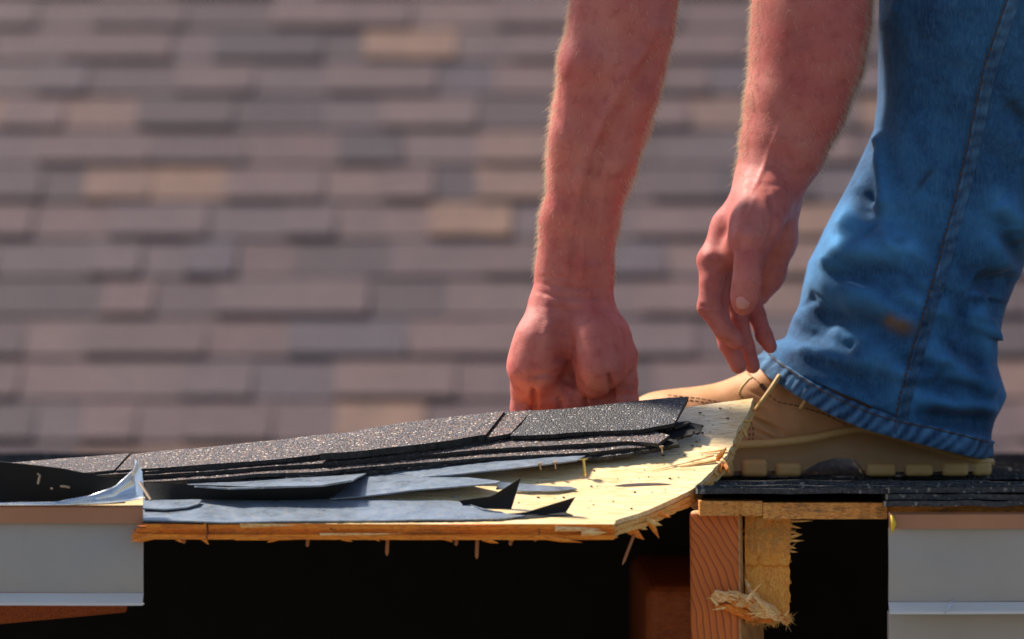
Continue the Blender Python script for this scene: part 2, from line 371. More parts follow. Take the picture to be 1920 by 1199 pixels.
# ---- deck plane of the roof being stripped
DZ0, DSL, DY0 = -0.1535, -0.001, -0.05
RIDGE = 1.2
def dz(Y): return DZ0+DSL*(Y-DY0)
deck = thing('roof_deck', 'dark shingled roof deck that the boot stands on, plywood edge exposed', 'roof', (0.2, 0.3, dz(0.3)-0.03))
xr0 = P(1312, 950, -0.05).x
def slab(name, x0, x1, Y0, Y1, top, th, m, par, rag=0):
    mb = MB(); n = 24 if rag else 2; xs = np.linspace(x0, x1, n)
    ys = [Y0+(random.uniform(-rag, rag) if rag else 0) for _ in xs]
    v = [(x, y, dz(y)-top) for x, y in zip(xs, ys)]+[(x, Y1, dz(Y1)-top) for x in xs]
    v += [(a, b, c-th) for a, b, c in v]; N = 2*n; f = []
    for i in range(n-1):
        f += [(i, i+1, n+i+1, n+i), (N+i+1, N+i, N+n+i, N+n+i+1), (i+1, i, N+i, N+i+1), (n+i, n+i+1, N+n+i+1, N+n+i)]
    f += [(0, n, N+n, N), (2*n-1, n-1, N+n-1, N+2*n-1)]
    mb.add(v, f); return mb.build(name, m, par)
xs1 = P(1431, 950, -0.05).x; xs2 = P(1664, 950, -0.05).x
slab('sheathing_edge', xr0, xs1-0.0006, -0.050, 0.20, 0.003, 0.0125, M['deck_ply'], deck, 0.001)
slab('sheathing_edge', xs1, xs2, -0.048, 0.20, 0.0045, 0.014, M['deck_ply'], deck, 0.001)
slab('sheathing_edge', xs2+0.001, 1.3, -0.04, 0.20, 0.004, 0.014, M['deck_ply'], deck)
slab('rear_sheathing', -1.3, 1.3, 0.205, RIDGE, 0.004, 0.014, M['deck_ply'], deck)
# far side of the ridge falls away
mb = MB(); mb.add([(-1.3, RIDGE, dz(RIDGE)-0.002), (1.3, RIDGE, dz(RIDGE)-0.002), (1.3, 2.6, dz(RIDGE)-0.5), (-1.3, 2.4, dz(RIDGE)-0.5), (-1.3, RIDGE, dz(RIDGE)-0.02), (1.3, RIDGE, dz(RIDGE)-0.02), (1.3, 2.4, dz(RIDGE)-0.52), (-1.3, 2.4, dz(RIDGE)-0.52)],
    [(0, 1, 2, 3), (7, 6, 5, 4), (0, 4, 5, 1), (3, 2, 6, 7), (0, 3, 7, 4), (1, 5, 6, 2)]); mb.build('rear_slope', M['deck_shingle'], deck)
# shingle courses of the deck
def deck_tab(nm, th):
    nu = 9; G = np.zeros((5, nu, 3))
    for i in range(5):
        for j in range(nu):
            G[i, j] = (j/(nu-1), i/4*0.17, th*(1-i/4)+0.001+mnoise.noise(Vector((j*0.9, i*0.7, th*999)))*0.0014*(1-i/4))
    for j in range(nu): G[0, j, 1] += random.uniform(-0.0025, 0.0025)
    me_o = shell('tmp', G, 0.0045, M['deck_shingle']); me = me_o.data; bpy.data.objects.remove(me_o); me.name = nm; return me
dtabs = [deck_tab('deck_tab_%d' % i, 0.006+0.0012*i) for i in range(3)]
Yc = -0.052; row = 0
while Yc < RIDGE-0.08:
    x = (xr0-0.002 if Yc < 0.20 else -1.25)-(0 if Yc < 0.2 else random.random()*0.2)
    while x < 1.25:
        wd = random.uniform(0.20, 0.34)
        o = bpy.data.objects.new('shingle', random.choice(dtabs)); C.objects.link(o); o.parent = deck
        yy = Yc+random.uniform(-0.003, 0.003)
        o.location = Vector((x, yy, dz(yy)-0.0015+random.uniform(0, 0.0015)+(0.0035 if row in (1, 3) else 0.0)))-deck.location
        o.rotation_euler = (math.atan(DSL), 0, 0); o.scale = (min(wd, 1.28-x)-0.002, 1, 1); x += wd
    Yc += 0.028 if row < 3 else (0.05 if row < 6 else 0.125); row += 1
# doubled starter course that overhangs the right fascia
for k in range(3):
    for x, wd in ((xs2-0.004+0.002*k, 0.19), (xs2+0.19+0.02*k, 0.3), (xs2+0.5+0.02*k, 0.35)):
        o = bpy.data.objects.new('shingle', dtabs[k]); C.objects.link(o); o.parent = deck
        o.location = Vector((x, -0.082+0.005*k, dz(-0.08)-0.0085+0.0042*k))-deck.location
        o.rotation_euler = (math.atan(DSL)*0.5, 0, 0); o.scale = (wd, 1, 1)

# ---- attic below the deck
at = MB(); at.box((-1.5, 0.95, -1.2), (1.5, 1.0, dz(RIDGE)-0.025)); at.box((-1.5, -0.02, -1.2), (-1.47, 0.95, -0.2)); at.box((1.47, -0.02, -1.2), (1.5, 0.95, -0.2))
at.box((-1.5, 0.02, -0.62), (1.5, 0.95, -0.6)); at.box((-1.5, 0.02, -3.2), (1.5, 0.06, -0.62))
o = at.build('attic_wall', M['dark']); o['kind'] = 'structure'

# ---- fascia boards
def fascia(nm, label, x0, x1, rows, end, mirror=False):
    th = thing(nm, label, 'fascia', ((x0+x1)/2, -0.06, P(0, rows[2], -0.07).z), 'fascia boards along the eave')
    def strip(name, prof, m, xa, xb, n=60, wob=0.0008, endfun=None):
        # prof: list of (Y, z), top to bottom
        prof = np.array(prof); G = np.zeros((len(prof), n, 3)); xs = np.linspace(xa, xb, n)
        if xa < -0.4: xs = xb-(xb-xa)*(1-np.linspace(0, 1, n))**2
        elif xb > 0.8: xs = xa+(xb-xa)*np.linspace(0, 1, n)**2
        for i, (Y, z) in enumerate(prof):
            for j, x in enumerate(xs):
                G[i, j] = (x, Y+mnoise.noise(Vector((x*9, z*20, 3)))*wob*2, z+mnoise.noise(Vector((x*7, 5, i*0.0)))*wob)
                if endfun: G[i, j, 0] += endfun(i/(len(prof)-1), j/(n-1))
        G = G[::-1]
        return shell(name, G, 0.0012, m, th)
    zt, zd, zf, zl = [P(0, p, -0.07).z for p in rows]
    strip('drip_edge', [(-0.0735, zt), (-0.076, zt-0.002), (-0.0755, (zt+zd)/2), (-0.0750, zd)], M['drip'], x0, x1, wob=0.0006, endfun=end)
    N = 14
    face = [(-0.069-0.002*math.sin(k/N*3.1), zd+0.001+(zf-zd)*k/N) for k in range(N+1)]
    strip('face_panel', face, M['fascia'], x0, x1, wob=0.0018, endfun=end)
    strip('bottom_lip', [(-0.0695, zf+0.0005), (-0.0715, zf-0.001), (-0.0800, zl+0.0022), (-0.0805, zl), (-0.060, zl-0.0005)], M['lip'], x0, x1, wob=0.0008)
    return th
xl1 = P(269, 1000, -0.07).x; xr1 = P(1666, 1000, -0.07).x
def end_l(a, j):
    k = max(0, (j-0.9)/0.1)
    return -0.010*k*math.exp(-((a-0.0)/0.12)**2)
fl = fascia('fascia', 'grey painted fascia with brown drip edge below curled metal, at left', -1.4, xl1, (947, 981, 1113, 1134), None)
fr = fascia('fascia', 'grey painted fascia with brown drip edge under dark shingles, at right', xr1, 1.4, (960, 991, 1130, 1150), None)
chamfer_box('lower_board', (xr1+0.002, -0.045, P(0, 1260, -0.045).z), (1.4, -0.03, P(0, 1145, -0.045).z), 0.002, M['fascia'], fr)
# nick in the right lip and yellow foam
mb = MB(); mb.tube([P(1787, 1123, -0.0735), P(1783, 1135, -0.078), P(1772, 1150, -0.0825)], [0.0006, 0.0009, 0.0005], 5); mb.build('scratch', M['alu'], fr)
mb = MB(); mb.tube([P(1672, 966, -0.0775), P(1676, 982, -0.0785), P(1672, 1001, -0.0765)], [0.0014, 0.0022, 0.0006], 8); o = mb.build('foam_dab', M['yellow'], fr, True)
# curled top flange of the left drip edge
low = resample([(-260, 949), (0, 947), (130, 946), (190, 944), (240, 940), (269, 934)], 60)
up = resample([(-260, 944), (0, 943), (110, 941), (165, 931), (215, 914), (252, 880), (257, 864)], 60)
G = np.zeros((7, 60, 3))
for i in range(7):
    a = i/6
    for j in range(60):
        q = low[j]*(1-a)+up[j]*a; bulge = math.sin(a*math.pi)*(j/59)**3
        G[i, j] = P(q[0]+6*bulge, q[1]+5*bulge, -0.078+0.012*bulge+0.004*a+0.006*a*(j/59)**2+mnoise.noise(Vector((j*0.25, a*2, 1)))*0.0015)
shell('curled_flange', G, 0.0006, M['alu'], fl)
# upright metal shard at the curl's tip
mb = MB(); mb.add([P(254, 863, -0.062), P(258, 866, -0.066), P(267, 886, -0.07), P(268, 934, -0.074), P(256, 930, -0.071), P(252, 890, -0.066)], [(0, 5, 1), (5, 2, 1), (5, 4, 2), (4, 3, 2)])
mb.build('metal_shard', M['alu'], fl)
mb = MB(); mb.tube([P(262, 905, -0.074), P(283, 938, -0.092)], [0.0014, 0.0011], 6); mb.build('bent_pin', M['nail'], fl)

# ---- timbers
Ry = Matrix.Translation(P(1338, 960, -0.035)) @ Matrix.Rotation(R(-8.0), 4, 'Z') @ Matrix.Rotation(R(-0.6), 4, 'Y') @ Matrix.Translation(-P(1338, 960, -0.035))
r0 = P(1292, 958, -0.036); r1 = P(1387, 1420, -0.036)
raf = chamfer_box('rafter', (r0.x, -0.036, r1.z), (r1.x, 0.20, r0.z), 0.0045, M['rafter_end'], None, 4, Ry)
raf.data.materials.append(M['rafter_pale'])
for p in raf.data.polygons:
    if p.normal.x > 0.5 or p.normal.z > 0.5: p.material_index = 1
tag(raf, 'red brown rafter end showing growth rings under the deck edge', 'rafter')
# torn block beside it
b0 = P(1397, 962, -0.014); b1 = P(1481, 1168, -0.014); n = 40
G = np.zeros((n, 26, 3))
for i in range(n):
    for j in range(26):
        a = i/(n-1); b = j/25
        rag = mnoise.noise(Vector((b*7, 3, 1)))*0.004+mnoise.noise(Vector((b*23, 8, 1)))*0.002
        z = b1.z-0.001+rag*(1-a)**2*1.2+(b0.z-b1.z)*a
        x = b0.x+(b1.x-b0.x)*b+(mnoise.noise(Vector((2, 6, a*14)))*0.0016 if j == 25 else 0)
        fuzz = mnoise.fractal(Vector((b*5, a*9, 2)), 0.8, 2.0, 5)*0.0028*(1.4 if a > 0.55 else 0.5)
        ledge = 0.004 if a < 0.52 else 0.0
        G[i, j] = (x, -0.014-abs(fuzz)+ledge, z)
blk = shell('torn_block', G, 0.006, M['torn_wood'], None, True)
chamfer_box('block_body', (b0.x+0.0005, -0.011, b1.z+0.004), (b1.x-0.001, 0.3, b0.z-0.0005), 0.001, M['torn_wood'], blk)
tag(blk, 'torn yellow wood block with fuzzy broken fibres beside the rafter', 'wood block')
def spike(a, b, ra, n=4, sq=0.5):
    """flat tapered splinter from a to b"""
    a = Vector(a); b = Vector(b); d = (b-a).normalized(); s1 = d.cross(Vector((0.2, 1, 0.3))).normalized(); s2 = d.cross(s1)
    v = [a+s1*ra, a+s2*ra*sq, a-s1*ra, a-s2*ra*sq]; m = a.lerp(b, 0.55)+s2*ra*random.uniform(-.5, .5)
    v += [m+s1*ra*0.7, m+s2*ra*sq*0.7, m-s1*ra*0.7, m-s2*ra*sq*0.7, b]
    f = [(3, 2, 1, 0)]
    for k in range(4): f += [(k, (k+1) % 4, 4+(k+1) % 4, 4+k), (4+k, 4+(k+1) % 4, 8)]
    return v, f
def splinter(a, b, ra, m, par, name='splinter'):
    v, f = spike(a, b, ra); return obj(name, v, f, m, par)
for (x0, y0, x1, y1, r) in ((1476, 978, 1526, 977, .0011), (1476, 985, 1503, 991, .0015), (1476, 996, 1502, 1003, .0016), (1476, 1010, 1505, 1002, .0019), (1474, 1014, 1509, 1014, .0015), (1476, 1024, 1494, 1029, .0016), (1476, 1034, 1497, 1036, .0012), (1478, 971, 1500, 969, .001), (1477, 1004, 1492, 995, .001)):
    splinter(P(x0, y0, -0.012), P(x1, y1, -0.018+random.uniform(-.01, .01)), r, M['splinter'], blk)
fz = MB()
for k in range(900):
    x = random.uniform(1400, 1482); y = random.choice((random.gauss(1000, 14), random.uniform(962, 1040), random.uniform(1155, 1170)))
    if y > 1172 or y < 960: continue
    a = P(x, y, -0.0155); b = a+Vector((random.gauss(0.0015, 0.003), random.uniform(-0.004, -0.001), random.gauss(0, 0.0035)))
    v, f = spike(a, b, random.uniform(0.00015, 0.0004)); fz.add(v, f)
o = fz.build('wood_fuzz', M['splinter'], blk); o['kind'] = 'stuff'
# broken-out chunk caught between rafter and block
chunk = thing('broken_chunk', 'pale splintered chunk of wood wedged between rafter and torn block', 'wood chunk', P(1410, 1165, -0.03))
def lump(name, path, m, par, seed=0, rough=0.35, n=14):
    path = resample(path, 16); v = []; f = []
    for i, (x, y, Y, rx) in enumerate(path):
        c = P(x, y, Y)
        for j in range(n):
            a = j/n*2*math.pi; q = Vector((math.cos(a)*0.5, math.sin(a)*0.8, math.sin(a*1.0+0.5)))
            r = rx*S(Y)*(1+rough*mnoise.noise(Vector((i*0.45, math.cos(a)*2, seed+math.sin(a)*2)))+rough*0.5*mnoise.noise(Vector((i*1.3, j*1.1, seed))))
            v.append(c+Vector((0.25*math.cos(a), math.cos(a)*0.8, math.sin(a)))*r)
    for i in range(15):
        for j in range(n): f.append((i*n+j, i*n+(j+1) % n, (i+1)*n+(j+1) % n, (i+1)*n+j))
    f += [tuple(range(n))[::-1], tuple(15*n+j for j in range(n))]
    return obj(name, v, f, m, par)
lump('split_face', [(1334, 1120, -.045, 4), (1345, 1116, -.046, 9), (1370, 1122, -.044, 10), (1400, 1128, -.038, 13), (1430, 1140, -.032, 14), (1455, 1152, -.028, 10), (1472, 1163, -.024, 4)], M['chip'], chunk, 1, 0.9)
lump('split_underside', [(1340, 1137, -.042, 3), (1368, 1140, -.043, 8), (1392, 1150, -.040, 11), (1420, 1158, -.033, 10), (1448, 1163, -.026, 3)], M['ply_mid'], chunk, 5, 0.5)
lump('standing_sliver', [(1396, 1086, -.026, 2), (1402, 1100, -.028, 7), (1412, 1118, -.028, 12), (1428, 1132, -.028, 8)], M['chip'], chunk, 9, 0.4)
for (a, b, r) in (((1345, 1135), (1330, 1120), .0016), ((1360, 1140), (1333, 1144), .0012), ((1385, 1120), (1338, 1108), .0016), ((1400, 1125), (1430, 1092), .0016), ((1440, 1150), (1408, 1108), .0018), ((1450, 1160), (1415, 1120), .0014), ((1430, 1150), (1395, 1152), .001), ((1380, 1128), (1350, 1112), .0013)):
    splinter(P(*a, -.048), P(*b, -.054), r, M['chip'], chunk)
for k in range(34):
    x_ = random.uniform(1340, 1470); y_ = np.interp(x_, [1340, 1400, 1470], [1120, 1130, 1160])+random.uniform(-8, 12); d_ = random.uniform(-0.5, 0.9)
    splinter(P(x_, y_, -.046), P(x_+random.uniform(-24, 18), y_+random.uniform(-20, 12), -.052), random.uniform(.0006, .0016), random.choice((M['chip'], M['splinter'], M['ply_mid'])), chunk)
# dim timbers inside
q0 = P(1210, 1098, 0.34); q1 = P(1420, 1500, 0.34)
o = chamfer_box('inner_rafter', (q0.x, 0.34, q1.z), (q1.x, 0.9, q0.z), 0.012, M['old_beam'], None, 3); tag(o, 'dim red brown inner rafter behind the ringed rafter end', 'rafter')
q0 = P(-300, 1108, 0.0); q1 = P(330, 1178, 0.0)
Rb = Matrix.Translation((q0.x, 0.0, q0.z)) @ Matrix.Rotation(R(-2.5), 4, 'Y') @ Matrix.Rotation(R(42), 4, 'Z') @ Matrix.Translation((-q0.x, 0.0, -q0.z))
o = chamfer_box('eave_beam', (q0.x-0.6, 0.0, q1.z-0.01), (q1.x+0.02, 0.04, q0.z-0.004), 0.003, M['old_beam'], None, 2, Rb); tag(o, 'dim orange beam below the left fascia', 'beam')

# ================================================================== TORN ROOF SECTION
YF, YB = -0.085, 0.175
_bx = np.array([-900, -300, 0, 250, 500, 700, 1000, 1200, 1420, 1600]); _by = np.array([935, 905, 886, 868, 845, 825, 797, 776, 746, 722])
_wx = (_bx-960)*S(YB); _wz = (599.5-_by)*S(YB)
_fx = np.array([-900, 0, 270, 700, 1150, 1600]); _fy = np.array([978, 980, 982, 983, 983, 983])
_vx = (_fx-960)*S(YF); _vz = (599.5-_fy)*S(YF)
def zp(x, Y):
    v = (Y-YF)/(YB-YF)
    return (1-v)*np.interp(x, _vx, _vz)+v*np.interp(x, _wx, _wz)
def L(px, py, h=0.0):
    lo, hi = -0.30, 0.42
    for _ in range(40):
        Y = (lo+hi)/2; s = S(Y); x = (px-960)*s; z = zp(x, Y)+h
        if 599.5-z/s > py: lo = Y
        else: hi = Y
    Y = (lo+hi)/2; x = (px-960)*S(Y)
    return Vector((x, Y, zp(x, Y)+h))
tr = thing('torn_roof_section', 'lifted strip of broken plywood still carrying torn tar paper and shingles', 'roof section', L(700, 985, -0.02))

edge = [(1150, 985), (1154, 976), (1214, 957), (1259, 937), (1298, 918), (1322, 896), (1340, 877), (1352, 866), (1364, 852), (1376, 826), (1384, 804), (1400, 780), (1408, 760), (1413, 745)]
ep = [L(*q) for q in edge]; eY = np.array([p.y for p in ep]); eX = np.array([p.x for p in ep]); oi = np.argsort(eY); eY, eX = eY[oi], eX[oi]
xl_tip = P(247, 1000, YF).x
def ply(name, top, th, m, seed, dfront, dx, jag, tip):
    nv, nu = 66, 110; G = np.zeros((nv, nu, 3))
    for i in range(nv):
        a = i/(nv-1); Y = YF+dfront+(YB-YF-dfront)*a
        xr = np.interp(Y, eY, eX)+dx+jag*(mnoise.noise(Vector((i*0.45, seed, 0)))*1.6+0.5*mnoise.noise(Vector((i*1.7, seed, 4)))+(0.8*((i*7) % 5/4-0.5) if seed == 3 else 0))
        xl = xl_tip+tip if a < 0.22 else -1.15
        for j in range(nu):
            b = j/(nu-1); b = b if a < 0.22 else (1-(1-b)**1.8)
            x = xl+(xr-xl)*b
            y = Y+(dfront*0+mnoise.noise(Vector((x*40, seed, 2)))*0.0012+mnoise.noise(Vector((x*220, seed, 5)))*0.0007 if i == 0 else 0)
            G[i, j] = (x, y, zp(x, Y)-top+mnoise.noise(Vector((x*12, Y*90, seed)))*0.0004)
    return shell(name, G, th, m, tr, True)
top_ply = ply('top_veneer', 0.0, 0.0046, M['ply_top'], 1, 0.0, 0.0, 0.0009, 0.012)
mid_ply = ply('core_veneer', 0.0047, 0.0045, M['ply_mid'], 2, 0.0026, 0.0004, 0.0014, 0.004)
low_ply = ply('back_veneer', 0.0093, 0.0042, M['ply_low'], 3, -0.0006, 0.0006, 0.0022, 0.0)
for m_, o_ in ((M['splinter'], mid_ply), (M['splinter'], low_ply), (M['ply_low'], top_ply)):
    o_.data.materials.append(m_)
for o_ in (mid_ply, low_ply):
    for p in o_.data.polygons:
        if p.normal.x > 0.35: p.material_index = 1
# front edge of the face veneer is darker amber end wood
for p in top_ply.data.polygons:
    if p.normal.y < -0.8: p.material_index = 1

for (x, y0, y1, w_) in ((388, 984, 1011, 1.6), (482, 996, 1003, 0.8), (620, 990, 994, 1.0), (742, 997, 1002, 0.8), (1010, 992, 1003, 1.0)):
    mb = MB(); mb.tube([P(x, y0, YF-0.0004), P(x+2, (y0+y1)/2, YF-0.0002), P(x-1, y1, YF-0.0004)], [w_*.0005, w_*.0004, w_*.0003], 5); mb.build('edge_split', M['asphalt'], tr)
for (x0, x1, y, r_) in ((450, 560, 986, .0020), (300, 380, 992, .0012), (820, 960, 988, .0018), (1040, 1130, 992, .0026), (600, 760, 1003, .0014), (1090, 1140, 1000, .0034)):
    splinter(P(x0, y, YF-0.0003), P(x1, y+random.uniform(-2, 2), YF-0.0016), r_, random.choice((M['splinter'], M['ply_mid'], M['chip'])), tr)
# pointed tip at the left end of the edge
splinter(P(285, 1006, YF+0.001), P(243, 1016, YF-0.002), 0.0032, M['ply_low'], tr)
# hanging slivers along the underside
for (x0, y0, x1, y1, r) in ((330, 1010, 345, 1018, .002), (380, 1010, 392, 1022, .002), (520, 1010, 500, 1018, .002), (640, 1010, 662, 1016, .0016), (830, 1008, 850, 1017, .002), (905, 1010, 936, 1019, .0024), (955, 1008, 963, 1016, .002), (440, 1009, 600, 1010, .0022), (1000, 1004, 1094, 1018, .0028), (700, 1008, 712, 1016, .0016), (1120, 1006, 1160, 1008, .003)):
    splinter(P(x0, y0, YF+0.003), P(x1, y1, YF+random.uniform(-.004, .004)), r, M['ply_low'], tr)
# broken slivers and chips on the ragged right end
for (x0, y0, x1, y1, r, mm) in ((1175, 988, 1208, 1012, .0052, 'ply_low'), (1190, 985, 1214, 993, .003, 'splinter'), (1216, 975, 1236, 1010, .0032, 'ply_low'), (1212, 975, 1242, 985, .0036, 'splinter'), (1235, 963, 1258, 970, .003, 'ply_low'), (1300, 915, 1316, 925, .0026, 'ply_mid'),
        (1330, 880, 1348, 893, .003, 'splinter'), (1348, 872, 1352, 890, .0035, 'ply_mid'), (1352, 868, 1370, 884, .0045, 'splinter'), (1358, 872, 1368, 888, .003, 'ply_low'), (1345, 862, 1362, 838, .003, 'splinter'), (1385, 795, 1402, 822, .003, 'splinter'), (1392, 790, 1410, 789, .0018, 'splinter'), (1340, 868, 1360, 846, .0022, 'ply_mid')):
    a = L(x0, y0 if y0 < 960 else 962, -0.004); d = P(x1, y1, a.y)-P(x0, y0, a.y)
    a = P(x0, y0, a.y-0.004); splinter(a, a+d+Vector((0, -0.006, 0)), r, M[mm], tr)
# lifted sliver in front of the split near the end
def sliver(pts, wd, h, m, par, nm='splinter'):
    q = [L(x, y, h*(0.3+0.7*i/(len(pts)-1))) for i, (x, y) in enumerate(pts)]
    mb = MB(); mb.tube(q, [wd*(0.15+0.85*i/(len(pts)-1)) for i in range(len(pts))], 5); return mb.build(nm, m, par)
sliver([(1220, 884), (1270, 872), (1310, 862), (1338, 854)], 0.0014, 0.003, M['ply_top'], tr)
sliver([(1275, 876), (1310, 870), (1342, 864)], 0.0018, 0.002, M['splinter'], tr)
sliver([(1310, 850), (1345, 846), (1362, 842)], 0.0016, 0.003, M['splinter'], tr)
# split: flat dark patch, shade inside the gap painted onto the veneer
sl_ = [L(x, y, 0.0004) for x, y in ((1150, 911), (1170, 908), (1200, 906), (1235, 906), (1262, 908), (1235, 909.5), (1200, 911), (1170, 912.5))]
t = NT('split_shade'); M['split'] = t.set(col=(0.035, 0.012, 0.01), rough=0.7)
obj('split_shade', sl_, [tuple(range(8))[::-1]], M['split'], tr)
# loose grit on the wood
cr = MB()
for k in range(150):
    x = random.uniform(960, 1390); y = random.uniform(760, 960)
    if x > np.interp(y, [745, 860, 930, 985], [1405, 1350, 1260, 1140])-12 or y < np.interp(x, [960, 1250, 1310, 1400], [905, 845, 770, 755]): continue
    p = L(x, y, 0.0003); r = random.choice((.0003, .0003, .0004, .0005, .0004, .0008))
    Mx = Matrix.Translation(p) @ Matrix.Rotation(random.random()*3, 4, 'Z'); cr.box((-r*random.uniform(1, 2.2), -r, 0), (r, r, r), Mx)
o = cr.build('loose_grit', M['asphalt'], tr); o['kind'] = 'stuff'

def sheet(name, front, back, m, thick=0.0012, nu=70, nv=8, jf=0.0, jb=0.0, bulge=0.0, seed=0, h=0.002, wob=0.0006, butt=None):
    f3 = resample([tuple(L(q[0], q[1], q[2] if len(q) > 2 else h)) for q in front], nu)
    b3 = resample([tuple(L(q[0], q[1], q[2] if len(q) > 2 else h)) for q in back], nu)
    G = np.zeros((nv, nu, 3))
    for i in range(nv):
        a = i/(nv-1)
        for j in range(nu):
            p = f3[j]*(1-a)+b3[j]*a
            ja = jf*(mnoise.noise(Vector((j*0.7, seed, 0)))+0.6*random.uniform(-1, 1)) if i == 0 else (jb*random.uniform(-1, 1) if i == nv-1 else 0)
            G[i, j] = p+np.array((0, ja, bulge*math.sin(a*math.pi)+wob*mnoise.noise(Vector((p[0]*25, p[1]*30, seed*3.1)))))
    o = shell(name, G, thick, m, tr, True)
    if butt is not None:
        o.data.materials.append(butt)
        for p in o.data.polygons:
            if p.normal.z < 0.6: p.material_index = 1
    return o
# tar paper
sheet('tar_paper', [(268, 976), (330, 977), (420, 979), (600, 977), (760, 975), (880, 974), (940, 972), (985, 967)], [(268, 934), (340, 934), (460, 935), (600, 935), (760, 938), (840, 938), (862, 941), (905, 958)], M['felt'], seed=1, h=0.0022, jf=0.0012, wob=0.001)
sheet('tar_paper', [(268, 981), (420, 981), (600, 979), (880, 977), (1000, 972), (1075, 966)], [(268, 972), (420, 973), (600, 971), (880, 968), (1000, 964), (1060, 960)], M['felt_under'], seed=2, h=0.0008, nv=4, jf=0.0012)
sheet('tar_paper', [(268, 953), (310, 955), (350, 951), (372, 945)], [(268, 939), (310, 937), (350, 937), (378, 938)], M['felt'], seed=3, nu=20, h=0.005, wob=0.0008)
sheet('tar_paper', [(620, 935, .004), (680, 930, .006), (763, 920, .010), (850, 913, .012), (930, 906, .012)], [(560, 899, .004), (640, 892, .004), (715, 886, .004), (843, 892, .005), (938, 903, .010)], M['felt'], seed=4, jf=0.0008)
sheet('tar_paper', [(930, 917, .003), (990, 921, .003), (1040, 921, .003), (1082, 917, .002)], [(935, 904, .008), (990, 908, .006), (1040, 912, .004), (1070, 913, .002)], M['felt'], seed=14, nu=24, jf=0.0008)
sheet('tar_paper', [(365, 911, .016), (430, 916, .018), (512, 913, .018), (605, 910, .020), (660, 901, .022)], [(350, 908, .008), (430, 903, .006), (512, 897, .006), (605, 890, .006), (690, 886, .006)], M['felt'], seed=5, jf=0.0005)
# its dull underside hanging in front of the gap
sheet('hanging_flap', [(272, 938, .003), (360, 937, .003), (480, 938, .003), (610, 936, .003), (622, 934, .004)], [(272, 905, .016), (365, 910, .016), (480, 914, .0175), (605, 910.5, .0195), (659, 901.5, .0215)], M['felt_under'], seed=6, thick=0.0006, bulge=-0.001)
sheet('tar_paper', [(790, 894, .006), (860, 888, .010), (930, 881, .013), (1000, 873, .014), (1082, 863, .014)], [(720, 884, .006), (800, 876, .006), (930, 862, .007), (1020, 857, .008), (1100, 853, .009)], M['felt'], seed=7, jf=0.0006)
# black curled flaps at the torn end
def flap(pts2, Y, name, m, curl=0.006):
    """pts2: base polyline (left to right) and tip polyline, both in picture units at given depth"""
    base, tip = pts2; b = resample(base, 14); q = resample(tip, 14); G = np.zeros((7, 14, 3))
    for i in range(7):
        a = i/6
        for j in range(14):
            p = b[j]*(1-a)+q[j]*a; G[i, j] = P(p[0], p[1], Y+p[2]+curl*math.sin(a*2.4))
    return shell(name, G, 0.0007, m, tr)
y1_ = L(900, 955).y
flap([[(884, 964, 0), (915, 966, 0), (956, 963, 0)], [(860, 939, .004), (922, 931, .003), (977, 896, .0)]], y1_-0.004, 'torn_flap', M['felt_under'])
y2_ = L(980, 968).y
flap([[(895, 974, 0), (960, 972, 0), (1062, 960, .004)], [(905, 967, .002), (985, 962, .002), (1079, 933, .002)]], y2_-0.004, 'torn_flap', M['felt_under'], 0.003)
# small curls along the front strip
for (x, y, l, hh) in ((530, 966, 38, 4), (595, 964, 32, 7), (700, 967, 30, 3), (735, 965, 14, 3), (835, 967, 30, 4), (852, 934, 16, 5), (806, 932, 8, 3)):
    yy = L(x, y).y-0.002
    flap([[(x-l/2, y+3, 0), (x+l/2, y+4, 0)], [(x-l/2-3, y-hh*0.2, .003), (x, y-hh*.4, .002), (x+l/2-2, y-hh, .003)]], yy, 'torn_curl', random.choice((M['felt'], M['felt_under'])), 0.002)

# shingle layers, bottom to top
A_ = M['asphalt']
sheet('shingle', [(150, 918), (280, 911), (480, 899), (600, 893), (700, 884), (920, 866), (1080, 860), (1180, 853), (1245, 838), (1272, 832)], [(150, 890), (480, 868), (700, 850), (920, 832), (1180, 822), (1262, 818)], M['shingle_dark'], 0.0032, 130, 6, jf=0.0022, seed=20, h=0.0085, butt=A_, wob=.0015)
sheet('shingle', [(150, 907), (300, 902), (480, 890), (600, 884), (700, 875), (920, 857), (1100, 848), (1210, 839), (1236, 834)], [(150, 880), (480, 860), (700, 842), (920, 824), (1180, 812), (1236, 815)], M['shingle'], 0.0034, 130, 6, jf=0.0016, seed=21, h=0.0125, butt=A_, wob=.001)
sheet('shingle', [(150, 897), (300, 890), (480, 877), (600, 869), (700, 861), (920, 842), (1060, 834), (1178, 828), (1234, 831)], [(150, 872), (480, 850), (700, 832), (920, 808), (1180, 796), (1255, 816)], M['shingle'], 0.0034, 130, 8, jf=0.0016, jb=0.0012, seed=22, h=0.0165, butt=A_)
sheet('shingle', [(150, 893), (300, 883), (480, 868), (605, 857), (760, 846), (880, 832), (935, 822)], [(150, 872), (300, 862), (480, 846), (700, 828), (920, 806), (960, 800)], M['shingle'], 0.0032, 100, 6, jf=0.0016, jb=0.0012, seed=23, h=0.0190, butt=A_)
